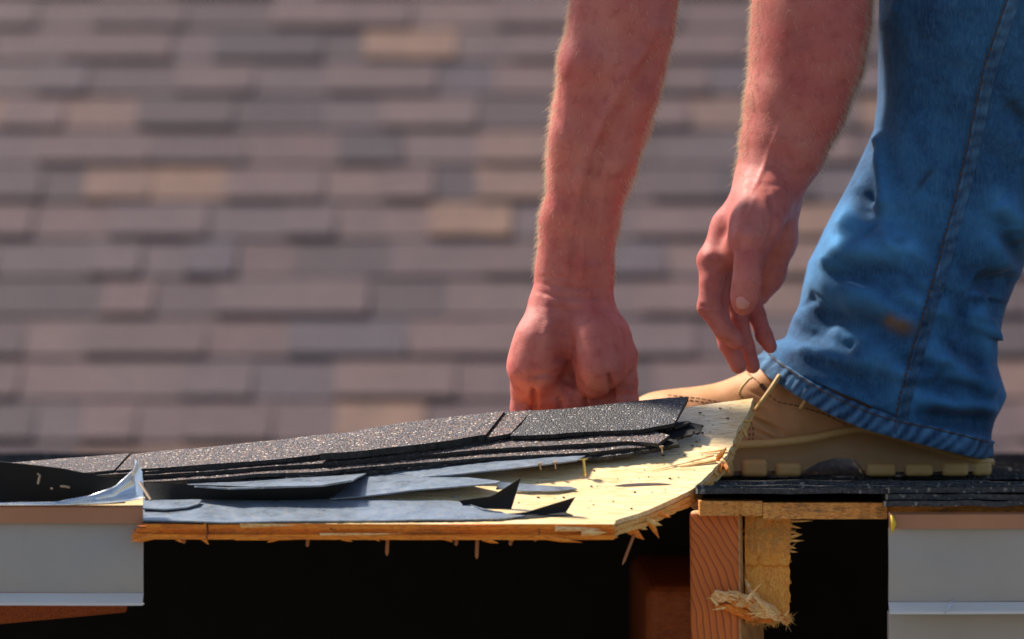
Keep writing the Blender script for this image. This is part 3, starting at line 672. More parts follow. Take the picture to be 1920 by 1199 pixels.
# ragged black tongues at the right end
sheet('torn_tongue', [(1192, 812), (1230, 816), (1262, 821), (1290, 813), (1313, 808)], [(1192, 803), (1230, 800), (1262, 796), (1296, 790), (1317, 795)], M['felt_under'], 0.0022, 36, 6, jf=0.0025, jb=0.0025, seed=24, h=0.0115, wob=.004, butt=A_)
sheet('torn_tongue', [(1185, 846), (1215, 845), (1245, 838), (1273, 832)], [(1185, 830), (1220, 828), (1250, 822), (1268, 826)], M['felt_under'], 0.0022, 30, 6, jf=0.002, jb=0.002, seed=25, h=0.0105, wob=.004, butt=A_)
sheet('torn_tongue', [(1190, 808), (1230, 806), (1275, 800), (1296, 795)], [(1190, 796), (1230, 792), (1262, 788), (1292, 789)], M['felt_under'], 0.0022, 30, 6, jf=0.002, jb=0.002, seed=26, h=0.0145, wob=.005, butt=A_)
# top course, left to right
sheet('shingle', [(-320, 925), (0, 900), (100, 890), (170, 886), (214, 881)], [(-320, 890), (0, 869), (100, 861), (170, 856), (243, 850)], M['shingle'], 0.0036, 50, 7, jf=0.0016, jb=0.0012, seed=27, h=0.0215, butt=A_)
sheet('shingle', [(218, 882), (300, 877), (400, 870), (520, 861), (602, 852)], [(247, 851), (300, 846), (400, 838), (520, 825), (655, 810)], M['shingle'], 0.0036, 60, 8, jf=0.0016, jb=0.0012, seed=28, h=0.0215, butt=A_)
sheet('shingle', [(600, 851), (680, 845), (760, 837), (850, 825), (911, 815)], [(652, 811), (690, 803), (760, 792), (860, 780), (946, 771)], M['shingle'], 0.0062, 60, 8, jf=0.0016, jb=0.0012, seed=29, h=0.0248, butt=A_)
sheet('shingle', [(912, 820), (935, 817), (957, 813)], [(946, 773), (972, 771), (998, 769)], M['shingle'], 0.0036, 14, 8, seed=30, h=0.0225, butt=A_)
sheet('shingle', [(957, 818), (1040, 815), (1130, 808), (1200, 806), (1264, 794)], [(990, 772), (1060, 766), (1130, 759), (1200, 752), (1291, 745)], M['shingle_dark'], 0.0036, 60, 9, jf=0.0016, jb=0.0012, seed=31, h=0.0215, butt=A_, wob=.001)

# nails
def nail(a, b, r, m, par, head=None, nm='nail'):
    a = Vector(a); b = Vector(b); mb = MB(); mb.tube([a, a.lerp(b, 0.86), b], [r, r*0.95, r*0.15], 7)
    if head: d = (a-b).normalized(); mb.tube([a-d*0.0003, a+d*0.0008], [head, head], 10)
    return mb.build(nm, m, par)
for (x, y0, y1) in ((346, 1008, 1020), (578, 1008, 1026), (727, 1008, 1043), (857, 1008, 1024), (895, 1008, 1049), (957, 1006, 1024), (1004, 1005, 1016)):
    nail(P(x, y0, YF+0.02), P(x+random.uniform(-3, 3), y1, YF+0.02), 0.0017, M['rust'], tr)
nail(P(1189, 1002, YF+0.03), P(1167, 1060, YF+0.02), 0.0014, M['rust'], tr)
nh = L(1094, 862, 0.0165); nail(nh, nh+Vector((0.0016, -0.001, -0.0150)), 0.0013, M['brass'], tr, 0.0042)
for (x, y) in ((1012, 870), (1040, 868), (1240, 838)):
    p = L(x, y, 0.014); nail(p+Vector((0, -.003, 0)), p+Vector((0.001, -.002, -.006)), 0.0008, M['nail'], tr, 0.002)

# ---- black tar paper flap at far left
bk = thing('black_felt_flap', 'black tar paper flap standing up behind the curled metal at left', 'tar paper', P(60, 946, -0.055))
topc = resample([(-330, 842), (-100, 858), (0, 866), (60, 872), (120, 879), (185, 893), (205, 897), (237, 902)], 60); botc = resample([(-330, 948), (0, 948), (120, 948), (170, 947), (200, 946), (235, 944)], 60)
G = np.zeros((12, 60, 3))
for i in range(12):
    a = i/11
    for j in range(60):
        p = botc[j]*(1-a)+topc[j]*a
        G[i, j] = P(p[0], p[1], -0.052-0.006*a+0.004*math.sin(j*0.2+a*2))
shell('paper_sheet', G, 0.001, M['felt_under'], bk)
for pts in ([(70, 888), (75, 892), (73, 899), (71, 908)], [(113, 912), (122, 912.5), (131, 914.5)], [(95, 917), (99, 916)]):
    mb = MB(); mb.tube([P(x, y, -0.066) for x, y in pts], 0.0010, 5); mb.build('staple', M['nail'], bk)

# ================================================================== PERSON
per = thing('person', 'roofer in blue jeans and tan work boots bending to pull up shingles', 'person', P(1650, 895, 0.32))

class Field:
    def __init__(s, lo, hi, h):
        s.lo = np.array(lo); s.h = h; s.n = np.ceil((np.array(hi)-s.lo)/h).astype(int)+1
        s.f = np.full(s.n, 0.03, np.float32)
        s.ax = [s.lo[k]+np.arange(s.n[k])*h for k in range(3)]
    def _sub(s, lo, hi):
        a = np.clip(np.floor((lo-s.lo)/s.h).astype(int), 0, s.n-1); b = np.clip(np.ceil((hi-s.lo)/s.h).astype(int)+1, 0, s.n)
        if np.any(b <= a): return None, None
        sl_ = tuple(slice(a[k], b[k]) for k in range(3))
        X = np.meshgrid(*[s.ax[k][sl_[k]].astype(np.float32) for k in range(3)], indexing='ij'); return sl_, X
    def blend(s, sl_, d, k):
        a = s.f[sl_]
        if k > 0:
            hh = np.maximum(k-np.abs(a-d), 0)/k; r = np.minimum(a, d)-hh*hh*k*0.25
        else: r = np.minimum(a, d)
        s.f[sl_] = r
    def chain(s, pts, k=0.008, sq=(1, 1, 1)):
        sq = np.array(sq)
        for (a, ra), (b, rb) in zip(pts[:-1], pts[1:]):
            a = np.array(a); b = np.array(b); R_ = max(ra, rb)/sq.min()+k+0.006
            sl_, X = s._sub(np.minimum(a, b)-R_, np.maximum(a, b)+R_)
            if sl_ is None: continue
            ab = (b-a)*sq; den = float(ab@ab)+1e-12
            p = [(X[i]-a[i])*sq[i] for i in range(3)]
            t_ = np.clip((p[0]*ab[0]+p[1]*ab[1]+p[2]*ab[2])/den, 0, 1)
            d = np.sqrt((p[0]-t_*ab[0])**2+(p[1]-t_*ab[1])**2+(p[2]-t_*ab[2])**2)-(ra+(rb-ra)*t_)
            s.blend(sl_, d, k)
    def mesh(s):
        f = s.f; ins = f < 0; nx, ny, nz = f.shape
        cnt = np.zeros((nx-1, ny-1, nz-1), np.int8)
        for i in (0, 1):
            for j in (0, 1):
                for k in (0, 1): cnt += ins[i:nx-1+i, j:ny-1+j, k:nz-1+k]
        cell = np.argwhere((cnt > 0) & (cnt < 8)); idx = -np.ones(cnt.shape, np.int64); idx[tuple(cell.T)] = np.arange(len(cell))
        acc = np.zeros((len(cell), 3)); num = np.zeros(len(cell))
        cs = [(i, j, k) for i in (0, 1) for j in (0, 1) for k in (0, 1)]
        for c in cs:
            for ax_ in range(3):
                if c[ax_] == 1: continue
                d = list(c); d[ax_] = 1
                fa = f[tuple((cell+np.array(c)).T)]; fb = f[tuple((cell+np.array(d)).T)]
                m = (fa < 0) != (fb < 0); t_ = np.where(m, fa/(fa-fb+1e-12), 0)
                p = np.array(c)[None]+np.zeros((len(cell), 3)); p[:, ax_] += t_
                acc[m] += p[m]; num[m] += 1
        V = s.lo+(cell+acc/num[:, None])*s.h; F = []
        for ax_ in range(3):
            u, v = (ax_+1) % 3, (ax_+2) % 3
            sa = [slice(None)]*3; sb = [slice(None)]*3; sa[ax_] = slice(0, -1); sb[ax_] = slice(1, None)
            ch = ins[tuple(sa)] != ins[tuple(sb)]
            E = np.argwhere(ch); E = E[(E[:, u] > 0) & (E[:, v] > 0) & (E[:, u] < f.shape[u]-1) & (E[:, v] < f.shape[v]-1)]
            if len(E) == 0: continue
            q = []
            for du, dv in ((-1, -1), (0, -1), (0, 0), (-1, 0)):
                e = E.copy(); e[:, u] += du; e[:, v] += dv; q.append(idx[tuple(e.T)])
            q = np.stack(q, 1); flip = ~ins[tuple(E.T)]; q[flip] = q[flip][:, ::-1]; F.append(q)
        return V, np.concatenate(F)
def vnormals(V, F):
    n = np.cross(V[F[:, 2]]-V[F[:, 0]], V[F[:, 3]]-V[F[:, 1]]); N = np.zeros_like(V)
    for k in range(4): np.add.at(N, F[:, k], n)
    return N/(np.linalg.norm(N, axis=1, keepdims=True)+1e-12)
def relax(V, F, it=2, lam=0.5):
    for _ in range(it):
        acc = np.zeros_like(V); c = np.zeros(len(V))
        for k in range(4):
            a, b = F[:, k], F[:, (k+1) % 4]
            np.add.at(acc, a, V[b]); np.add.at(acc, b, V[a]); np.add.at(c, a, 1); np.add.at(c, b, 1)
        V = V+lam*(acc/np.maximum(c, 1)[:, None]-V)
    return V
def seg_dist(px, py, line):
    """distance to a polyline and position along it"""
    best = np.full(len(px), 1e9); pos = np.zeros(len(px)); n = len(line)-1
    for i in range(n):
        a = np.array(line[i], float); b = np.array(line[i+1], float); ab = b-a
        t_ = np.clip(((px-a[0])*ab[0]+(py-a[1])*ab[1])/(ab@ab+1e-9), 0, 1)
        d = np.hypot(px-a[0]-t_*ab[0], py-a[1]-t_*ab[1]); m = d < best
        best[m] = d[m]; pos[m] = ((i+t_)/n)[m]
    return best, pos
def sculpt(V, N, strokes, mask):
    V = V.copy(); px, py = proj(V)
    for line, amp, wd in strokes:
        d, pos = seg_dist(px, py, line)
        fade = np.clip(np.minimum(pos, 1-pos)*6, 0.25, 1)
        V += N*(amp*np.exp(-(d/wd)**2)*fade*mask)[:, None]
    return V
def A(px, py, Y, r): return (tuple(P(px, py, Y)), r*S(Y))

# --- forearm and hand that grips the shingles (palm to the camera)
f1 = Field((P(920, 0, .2).x, 0.105, P(0, 900, .22).z), (P(1330, 0, .2).x, 0.30, P(0, -150, .2).z), 0.0014)
f1.chain([A(1190, -260, .195, 92), A(1178, -60, .20, 92), A(1166, 20, .20, 93), A(1148, 120, .203, 96), A(1128, 220, .207, 90), A(1108, 310, .21, 80), A(1093, 400, .213, 66), A(1082, 480, .216, 56), A(1076, 545, .218, 52)], 0.01)
f1.chain([A(1236, -40, .19, 40), A(1215, 60, .182, 44), A(1185, 180, .18, 44), A(1150, 300, .188, 38), A(1125, 400, .198, 26)], 0.010)      # forearm flexor bulge
f1.chain([A(1110, 0, .178, 34), A(1095, 120, .176, 42), A(1075, 260, .184, 40), A(1060, 400, .196, 32), A(1050, 480, .204, 28)], 0.012)
f1.chain([A(1052, 420, .21, 38), A(1046, 520, .213, 36), A(1038, 570, .213, 34)], 0.014)
f1.chain([A(1108, 420, .21, 40), A(1106, 520, .213, 38), A(1112, 575, .211, 34)], 0.014)
# palm rays
for (x0, x1, y1, Yk, r) in ((1030, 986, 735, .224, 26), (1048, 1026, 750, .228, 27), (1076, 1070, 756, .229, 28), (1104, 1116, 750, .226, 29)):
    f1.chain([A(x0, 575, .217, 34), A((x0+x1)/2, 660, .222, 31), A(x1, y1, Yk, r)], 0.012)
f1.chain([A(1036, 580, .206, 34), A(1014, 640, .200, 42), A(1000, 690, .201, 41), A(1001, 712, .207, 34)], 0.017)
f1.chain([A(1020, 738, .217, 25), A(1060, 746, .217, 25), A(1100, 748, .216, 24)], 0.010)
f1.chain([A(1130, 700, .215, 30), A(1145, 755, .222, 24), A(1145, 800, .225, 18)], 0.008)                # heel of the hand
f1.chain([A(1098, 588, .206, 32), A(1120, 635, .193, 44), A(1128, 685, .187, 42), A(1114, 716, .194, 28)], 0.016)   # ball of the thumb
f1.chain([A(1116, 570, .212, 28), A(1145, 628, .204, 32), A(1166, 668, .202, 29)], 0.010)
f1.chain([A(1166, 668, .202, 28), A(1170, 715, .203, 25), A(1172, 752, .206, 24), A(1160, 800, .205, 20)], 0.005)
f1.chain([A(1116, 738, .222, 27), A(1120, 780, .226, 22), A(1122, 835, .215, 20), A(1125, 850, .175, 18), A(1125, 850, .145, 15)], 0.004)
f1.chain([A(1070, 745, .226, 27), A(1070, 790, .230, 22), A(1072, 845, .217, 20), A(1074, 858, .175, 18), A(1074, 858, .145, 15)], 0.004)
f1.chain([A(1026, 740, .225, 25), A(1025, 785, .228, 21), A(1028, 842, .217, 19), A(1030, 855, .175, 17), A(1030, 855, .148, 14)], 0.004)
f1.chain([A(982, 722, .220, 24), A(976, 765, .222, 18.5), A(977, 820, .214, 17), A(980, 842, .180, 15), A(980, 842, .158, 12.5)], 0.004)
V1, F1 = f1.mesh(); V1 = relax(V1, F1, 3); N1 = vnormals(V1, F1)
mk = (N1[:, 1] < -0.05)*np.clip(-N1[:, 1]*1.6, 0, 1)
strokes = [([(1232, 55), (1195, 115), (1150, 190), (1112, 265), (1088, 345), (1072, 420)], 0.0042, 12), ([(1246, 70), (1212, 130), (1170, 205), (1132, 280), (1104, 360)], -0.0034, 15),
    ([(1006, 546), (1040, 556), (1085, 560), (1142, 560)], -0.0011, 4), ([(1010, 556), (1040, 566), (1090, 572), (1140, 566)], 0.0006, 7), ([(1010, 530), (1060, 540), (1120, 542), (1144, 538)], -0.0010, 4),
    ([(1012, 518), (1070, 524), (1140, 522)], -0.0006, 4), ([(1085, 505), (1110, 500), (1125, 508)], 0.0012, 9), ([(1000, 572), (1060, 582), (1110, 580)], -0.0006, 5),
    ([(1062, 600), (1067, 650), (1076, 700), (1092, 732), (1116, 748), (1142, 748)], -0.0040, 8), ([(1050, 600), (1056, 650), (1056, 690)], -0.0035, 20),
    ([(1142, 698), (1145, 720), (1147, 750)], -0.0055, 5), ([(1046, 742), (1050, 760), (1052, 778)], -0.004, 5), ([(1096, 745), (1099, 762), (1100, 778)], -0.004, 5), ([(1000, 728), (1002, 750), (1000, 775)], -0.006, 5), ([(1024, 560), (1030, 600), (1026, 640)], 0.0016, 12), ([(1060, 440), (1066, 490), (1062, 540)], 0.0014, 6), ([(1092, 440), (1094, 490), (1090, 535)], 0.0012, 5), ([(1120, 250), (1135, 330), (1128, 400), (1120, 470)], 0.0009, 6), ([(1180, 230), (1160, 300), (1150, 350)], 0.0010, 6), ([(1152, 722), (1175, 724), (1192, 722)], -0.0010, 4), ([(1150, 738), (1175, 742), (1192, 740)], -0.0010, 4),
    ([(985, 708), (1020, 702), (1060, 712), (1095, 735)], -0.0016, 6), ([(1000, 735), (1030, 722), (1060, 730)], 0.0016, 12), ([(1062, 762), (1056, 745), (1070, 730)], -0.0016, 5), ([(1040, 770), (1062, 752)], -0.001, 4),
    ([(1110, 590), (1135, 605), (1160, 628)], -0.0006, 4), ([(1095, 612), (1120, 600), (1140, 598)], 0.0006, 6), ([(1030, 600), (1022, 640), (1012, 690)], 0.0008, 9)]
V1 = sculpt(V1, N1, strokes, mk)
V1 += N1*np.array([mnoise.fractal(Vector(p*110), 1.0, 2.0, 3)*0.00018 for p in V1])[:, None]

# --- forearm and hand reaching for the laces (thumb to the camera)
HS = -0.052
f2 = Field((P(1270, 0, .3).x, 0.115, P(0, 740, .3).z), (P(1680, 0, .3).x, 0.40, P(0, -150, .3).z), 0.0014)
def B(px, py, Y, r): return A(px, py, Y+HS, r)
f2.chain([B(1530, -260, .335, 108), B(1525, -40, .33, 108), B(1521, 40, .325, 107), B(1513, 110, .32, 103), B(1493, 195, .312, 92), B(1467, 280, .305, 77), B(1446, 335, .30, 60), B(1438, 378, .30, 52)], 0.012)
f2.chain([B(1412, 360, .285, 32), B(1368, 425, .276, 30), B(1332, 490, .268, 25)], 0.012)
f2.chain([B(1420, 365, .30, 36), B(1378, 440, .295, 32), B(1344, 503, .290, 24)], 0.012)
f2.chain([B(1440, 370, .315, 36), B(1405, 445, .312, 32), B(1364, 514, .310, 23)], 0.012)
f2.chain([B(1455, 370, .322, 40), B(1430, 450, .325, 34), B(1392, 524, .326, 22)], 0.012)
f2.chain([B(1462, 385, .318, 37), B(1458, 450, .318, 33), B(1440, 515, .322, 28), B(1425, 555, .324, 18)], 0.012)
f2.chain([B(1420, 400, .30, 40), B(1395, 480, .298, 36)], 0.012)
fk = 0.0035
f2.chain([B(1336, 488, .268, 29), B(1334, 530, .262, 22), B(1328, 576, .258, 20.5), B(1358, 619, .258, 19), B(1381, 641, .262, 16)], fk)
f2.chain([B(1345, 505, .290, 24), B(1346, 590, .285, 20), B(1366, 645, .284, 18.5), B(1384, 686, .286, 15.5)], fk)
f2.chain([B(1365, 515, .310, 22), B(1384, 598, .305, 18.5), B(1398, 652, .304, 17), B(1411, 687, .305, 14.5)], fk)
f2.chain([B(1395, 528, .326, 21), B(1418, 590, .316, 17), B(1433, 630, .306, 15.5), B(1444, 650, .302, 13.5)], fk)
f2.chain([B(1440, 350, .290, 44), B(1430, 390, .262, 40), B(1416, 425, .235, 37), B(1405, 452, .217, 29)], 0.022)
f2.chain([B(1405, 452, .216, 29), B(1402, 500, .207, 24.5), B(1400, 530, .204, 25.5), B(1396, 556, .205, 24.5), B(1394, 572, .208, 20.5)], 0.006)
f2.chain([B(1408, 450, .225, 30), B(1375, 480, .262, 26)], 0.012)    # web between thumb and index
V2, F2 = f2.mesh(); V2 = relax(V2, F2, 3); N2 = vnormals(V2, F2)
mk2 = (N2[:, 1] < -0.05)*np.clip(-N2[:, 1]*1.6, 0, 1)
V2 = sculpt(V2, N2, [([(1378, 530), (1400, 534), (1424, 530)], -0.0010, 4), ([(1380, 540), (1400, 545), (1422, 540)], -0.0008, 4), ([(1385, 445), (1400, 440), (1420, 446)], 0.0015, 12),
    ([(1440, 360), (1455, 400), (1450, 440), (1436, 470)], -0.003, 8), ([(1400, 345), (1390, 400), (1378, 440)], 0.0012, 8), ([(1310, 572), (1325, 577), (1345, 574)], -0.0012, 4), ([(1312, 584), (1328, 588), (1346, 582)], -0.0009, 3), ([(1360, 612), (1368, 628)], -0.001, 3), ([(1352, 640), (1378, 644)], -0.001, 3), ([(1390, 640), (1412, 642)], -0.001, 3), ([(1425, 618), (1444, 622)], -0.001, 3), ([(1318, 488), (1335, 478), (1350, 492)], 0.0018, 10), ([(1420, 360), (1405, 400), (1385, 430), (1370, 470)], 0.0011, 5), ([(1380, 524), (1400, 522), (1424, 524)], -0.0008, 3), ([(1440, 300), (1420, 340), (1405, 370)], 0.0010, 5), ([(1480, 200), (1450, 270), (1430, 320)], 0.0009, 7), ([(1530, 60), (1500, 150), (1480, 230)], 0.0012, 9), ([(1400, 340), (1440, 348), (1480, 345)], -0.0007, 6)], mk2)

# --- rest of the body (above the picture)
f3 = Field((-0.75, -0.25, 0.22), (1.1, 0.95, 1.25), 0.013)
elA = P(1188, -150, .198); elB = P(1529, -150, .28); shA = Vector((0.14, 0.12, 0.72)); shB = Vector((0.16, 0.56, 0.74)); pel = Vector((0.72, 0.36, 0.80)); chest = Vector((0.26, 0.34, 0.80))
head = Vector((-0.10, 0.33, 0.74))
for el, sh in ((elA, shA), (elB, shB)):
    f3.chain([(tuple(el), .046), (tuple(el.lerp(sh, .5)), .05), (tuple(sh), .062)], 0.03)
f3.chain([(tuple(shA), .07), (tuple(chest), .11), (tuple(shB), .07)], 0.05)
f3.chain([(tuple(chest), .13), (tuple(chest.lerp(pel, .5)), .13), (tuple(pel), .14)], 0.05)
f3.chain([(tuple(chest+Vector((-.12, 0, .01))), .065), (tuple(head+Vector((.07, 0, .0))), .058)], 0.03)
f3.chain([(tuple(head+Vector((0, 0, 0.02))), .085), (tuple(head+Vector((-.07, 0, -.05))), .068)], 0.03)
f3.chain([(tuple(head+Vector((-.095, 0, -.115))), .014), (tuple(head+Vector((-.12, 0, -.085))), .012)], 0.015)
for sg in (-1, 1): f3.chain([(tuple(head+Vector((0.01, sg*.083, -.02))), .018), (tuple(head+Vector((.02, sg*.09, .005))), .018)], 0.01)
V3, F3 = f3.mesh(); V3 = relax(V3, F3, 2)
cut = lambda V, F: (V, F)
Vb = np.concatenate([V1, V2, V3]); Fb = np.concatenate([F1, F2+len(V1), F3+len(V1)+len(V2)])
body = obj('body', Vb, Fb, M['skin'], per, True)
# thumb nail
tn = B(1393, 566, .208, 1)[0]; Yn = 0.2040+HS-24.2*S(.2)
G = np.zeros((9, 9, 3))
for i in range(9):
    for j in range(9):
        a = (i-4)/4; b = (j-4)/4; q = 1-0.12*abs(a)
        e = P(1393+13*b*math.sqrt(max(0.0, 1-0.35*a*a)), 570-13.5*a*math.sqrt(max(0.0, 1-0.25*b*b)), 0)
        p = P(1393, 567, Yn)
        G[i, j] = (p.x+13*b*S(Yn)*math.sqrt(1-0.4*a*a), Yn+0.0022*b*b-0.0006*(1-a*a)+0.0012*(a < 0)*a*a, p.z+13*a*S(Yn)*math.sqrt(1-0.4*b*b))
nl = shell('thumb_nail', G, 0.0008, M['nail_skin'], per)
# arm hair
def grow(V, F, N, n, ymax, seed, lmin, lmax):
    rg = np.random.default_rng(seed); px, py = proj(V); ok = np.where((py < ymax) & (py > -60))[0]
    wgt = np.where(np.abs(N[ok, 1]) < 0.55, 1.0, 0.035)*np.clip((ymax-py[ok])/80, 0.1, 1); ids = rg.choice(ok, n, p=wgt/wgt.sum())
    vs = []; fs = []
    for c, i in enumerate(ids):
        p = V[i]; nn = N[i]; d = nn*rg.uniform(0.35, 0.9)+np.array((rg.normal(0, .3), rg.normal(0, .3), -rg.uniform(.3, 1.0))); d /= np.linalg.norm(d)
        l = rg.uniform(lmin, lmax)*(1.8 if rg.random() < 0.04 else 1); q = p+d*l*0.5; d2 = d+np.array((rg.normal(0, .25), rg.normal(0, .25), -.35)); d2 /= np.linalg.norm(d2); e = q+d2*l*0.5
        s_ = np.cross(d, (0.3, 1, 0.2)); s_ /= np.linalg.norm(s_); u_ = np.cross(d, s_); r = rg.uniform(.00007, .00014); b = len(vs)
        vs += [p+s_*r, p-s_*r*.5+u_*r*.8, p-s_*r*.5-u_*r*.8, q+s_*r*.8, q-s_*r*.4+u_*r*.6, q-s_*r*.4-u_*r*.6, e]
        fs += [(b, b+1, b+4, b+3), (b+1, b+2, b+5, b+4), (b+2, b, b+3, b+5), (b+3, b+4, b+6), (b+4, b+5, b+6), (b+5, b+3, b+6)]
    return vs, fs
N1 = vnormals(V1, F1); N2 = vnormals(V2, F2)
hv, hf = grow(V1, F1, N1, 6000, 545, 3, .003, .0085)
hv2, hf2 = grow(V2, F2, N2, 5500, 345, 4, .003, .0085)
n_ = len(hv); hv += hv2; hf += [tuple(i+n_ for i in q) for q in hf2]
hr = obj('arm_hair', hv, hf, M['hair'], per); hr['kind'] = 'stuff'
# shirt and scalp hair
f4 = Field((-0.35, -0.25, 0.30), (1.1, 0.95, 1.25), 0.014)
for el, sh in ((elA, shA), (elB, shB)): f4.chain([(tuple(el.lerp(sh, .45)), .066), (tuple(sh), .075)], 0.03)
f4.chain([(tuple(shA), .082), (tuple(chest), .125), (tuple(shB), .082)], 0.05); f4.chain([(tuple(chest), .145), (tuple(chest.lerp(pel, .5)), .15), (tuple(pel), .155)], 0.05)
V4, F4 = f4.mesh(); obj('shirt', relax(V4, F4, 2), F4, M['shirt'], per, True)
f5 = Field((-0.3, 0.1, 0.5), (0.2, 0.6, 1.0), 0.01); f5.chain([(tuple(head+Vector((.02, 0, .045))), .085), (tuple(head+Vector((-.04, 0, .015))), .078)], 0.02)
V5, F5 = f5.mesh(); obj('scalp_hair', relax(V5, F5, 2), F5, M['scalp_hair'], per, True)

# --- jeans
YL = 0.325
Lp = [(1655, -220), (1652, -60), (1650, 0), (1648, 100), (1646, 190), (1640, 245), (1600, 332), (1552, 422), (1517, 492), (1504, 545), (1500, 580), (1484, 605), (1472, 634), (1446, 642), (1428, 660), (1420, 674)]
Rp = [(2100, -220), (2085, -60), (2072, 0), (2045, 130), (2010, 270), (1975, 390), (1935, 470), (1912, 520), (1893, 560), (1878, 605), (1860, 642), (1868, 695), (1884, 742), (1866, 783), (1859, 815), (1857, 858)]
NR, NC = 280, 320
def smooth_rs(pts, n):
    q = resample(pts, n); k = np.array([1, 2, 3, 2, 1])/9
    for c in (0, 1):
        e = np.pad(q[:, c], 2, mode='edge'); q2 = np.convolve(e, k, 'valid'); q2[0] = q[0, c]; q2[-1] = q[-1, c]; q[:, c] = q2
    return q
Lr = smooth_rs(Lp, NR); Rr = smooth_rs(Rp, NR)
Vj = np.zeros((NR, NC, 3))
for i in range(NR):
    a = np.array(P(*Lr[i], YL)); b = np.array(P(*Rr[i], YL)); c = (a+b)/2; hx = (b-a)/2; t_ = i/(NR-1)
    hy = 0.098-0.012*t_+0.008*math.sin(t_*9)
    for j in range(NC):
        an = j/NC*2*math.pi; ca, sa = math.cos(an), math.sin(an)
        e = 0.88; cx = math.copysign(abs(ca)**e, ca); sy = math.copysign(abs(sa)**e, sa)
        Vj[i, j] = c+hx*cx+np.array((0, hy*sy, 0))
Vj = Vj.reshape(-1, 3); Fj = np.array([(i*NC+j, i*NC+(j+1) % NC, (i+1)*NC+(j+1) % NC, (i+1)*NC+j) for i in range(NR-1) for j in range(NC)])
Nj = vnormals(Vj, Fj)
if np.mean(Nj[:, 1]*(Vj[:, 1]-YL)) < 0: Nj = -Nj; Fj = Fj[:, ::-1]
near = (Nj[:, 1] < 0.05)*np.clip(0.15-Nj[:, 1]*1.3, 0, 1)
folds = [  # (line, height, width): ridges positive, valleys negative
    ([(1647, 235), (1650, 300), (1656, 360), (1660, 410)], 0.007, 10), ([(1632, 260), (1632, 330), (1630, 390)], -0.007, 13), ([(1640, 270), (1618, 340), (1590, 400), (1575, 450)], 0.004, 12),
    ([(1600, 350), (1620, 400), (1650, 440)], -0.004, 12), ([(1560, 440), (1600, 420), (1650, 430), (1700, 450)], 0.003, 14),
    ([(1530, 500), (1570, 480), (1640, 472), (1715, 460)], 0.006, 16), ([(1540, 525), (1590, 512), (1650, 512), (1700, 520)], -0.005, 16),
    ([(1500, 545), (1535, 530), (1600, 545), (1660, 560), (1740, 570)], 0.004, 16), ([(1510, 560), (1530, 572), (1545, 555)], -0.006, 13),
    ([(1478, 607), (1500, 582), (1530, 574), (1548, 556)], 0.007, 10), ([(1500, 605), (1560, 590), (1620, 605), (1690, 640)], -0.009, 20),
    ([(1490, 618), (1530, 640), (1570, 650), (1610, 660)], -0.007, 13), ([(1478, 638), (1530, 650), (1590, 675), (1640, 690)], 0.005, 12),
    ([(1560, 570), (1620, 578), (1690, 600), (1735, 620)], 0.005, 14), ([(1600, 630), (1650, 660), (1690, 700), (1700, 760)], 0.004, 16),
    ([(1500, 670), (1560, 690), (1600, 720), (1650, 760)], -0.003, 14), ([(1560, 735), (1620, 745), (1680, 770)], 0.003, 12),
    ([(1915, 515), (1880, 530), (1840, 530), (1828, 520)], -0.010, 13), ([(1828, 535), (1845, 570), (1856, 620), (1855, 640)], 0.008, 10), ([(1870, 560), (1858, 600)], -0.010, 12),
    ([(1815, 575), (1830, 600), (1850, 640), (1870, 690)], 0.006, 10), ([(1800, 600), (1815, 570), (1840, 560)], -0.004, 9),
    ([(1750, 660), (1790, 690), (1840, 715), (1880, 735)], 0.006, 16), ([(1745, 700), (1790, 725), (1850, 740)], -0.006, 13), ([(1720, 745), (1780, 755), (1840, 765), (1875, 765)], 0.005, 13),
    ([(1730, 780), (1790, 790), (1860, 788)], -0.008, 12), ([(1710, 800), (1760, 815), (1850, 830)], 0.003, 10), ([(1780, 640), (1800, 670), (1850, 700)], -0.004, 12),
    ([(1870, 370), (1900, 410), (1920, 460)], 0.008, 14), ([(1880, 430), (1910, 480), (1925, 510)], -0.006, 14), ([(1860, 440), (1890, 500), (1910, 520)], 0.005, 12), ([(1890, 190), (1910, 220), (1930, 260)], -0.005, 12),
    ([(1840, 280), (1880, 300), (1915, 330)], -0.003, 14), ([(1645, 60), (1660, 30), (1690, 10)], 0.004, 12), ([(1650, 40), (1652, 10), (1655, -20)], -0.006, 12), ([(1700, 200), (1705, 320), (1690, 420)], 0.003, 30), ([(1780, 100), (1760, 260)], -0.003, 30)]
folds = [(l_, a_*1.5, w_*1.45) for l_, a_, w_ in folds]
rf = random.Random(5)
for k in range(80):
    x_ = rf.uniform(1590, 1860); y_ = rf.uniform(400, 830)
    if k > 60: x_ = rf.uniform(1660, 1920); y_ = rf.uniform(-40, 420)
    a_ = R(rf.gauss(20, 22)) if k < 60 else R(rf.gauss(75, 25)); l_ = rf.uniform(50, 130); c_ = rf.uniform(-12, 12)
    folds.append(([(x_-l_*math.cos(a_), y_-l_*math.sin(a_)), (x_, y_+c_), (x_+l_*math.cos(a_), y_+l_*math.sin(a_))], rf.choice((-1, 1))*rf.uniform(.0008, .0020)*(1 if k < 60 else 0.5), rf.uniform(8, 14)))
Vj2 = sculpt(Vj, Nj, [(l_, a_*1.1, w_*1.1) for l_, a_, w_ in folds], near)
px, py = proj(Vj2)
wear_shade = np.zeros(len(Vj)); 
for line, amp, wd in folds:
    d, pos = seg_dist(px, py, line); wear_shade += np.sign(amp)*np.minimum(abs(amp)/0.006, 1)*0.42*np.exp(-(d/wd/1.05)**2)*near  # worn ridges, plus fold highlights and valley shade painted into the denim
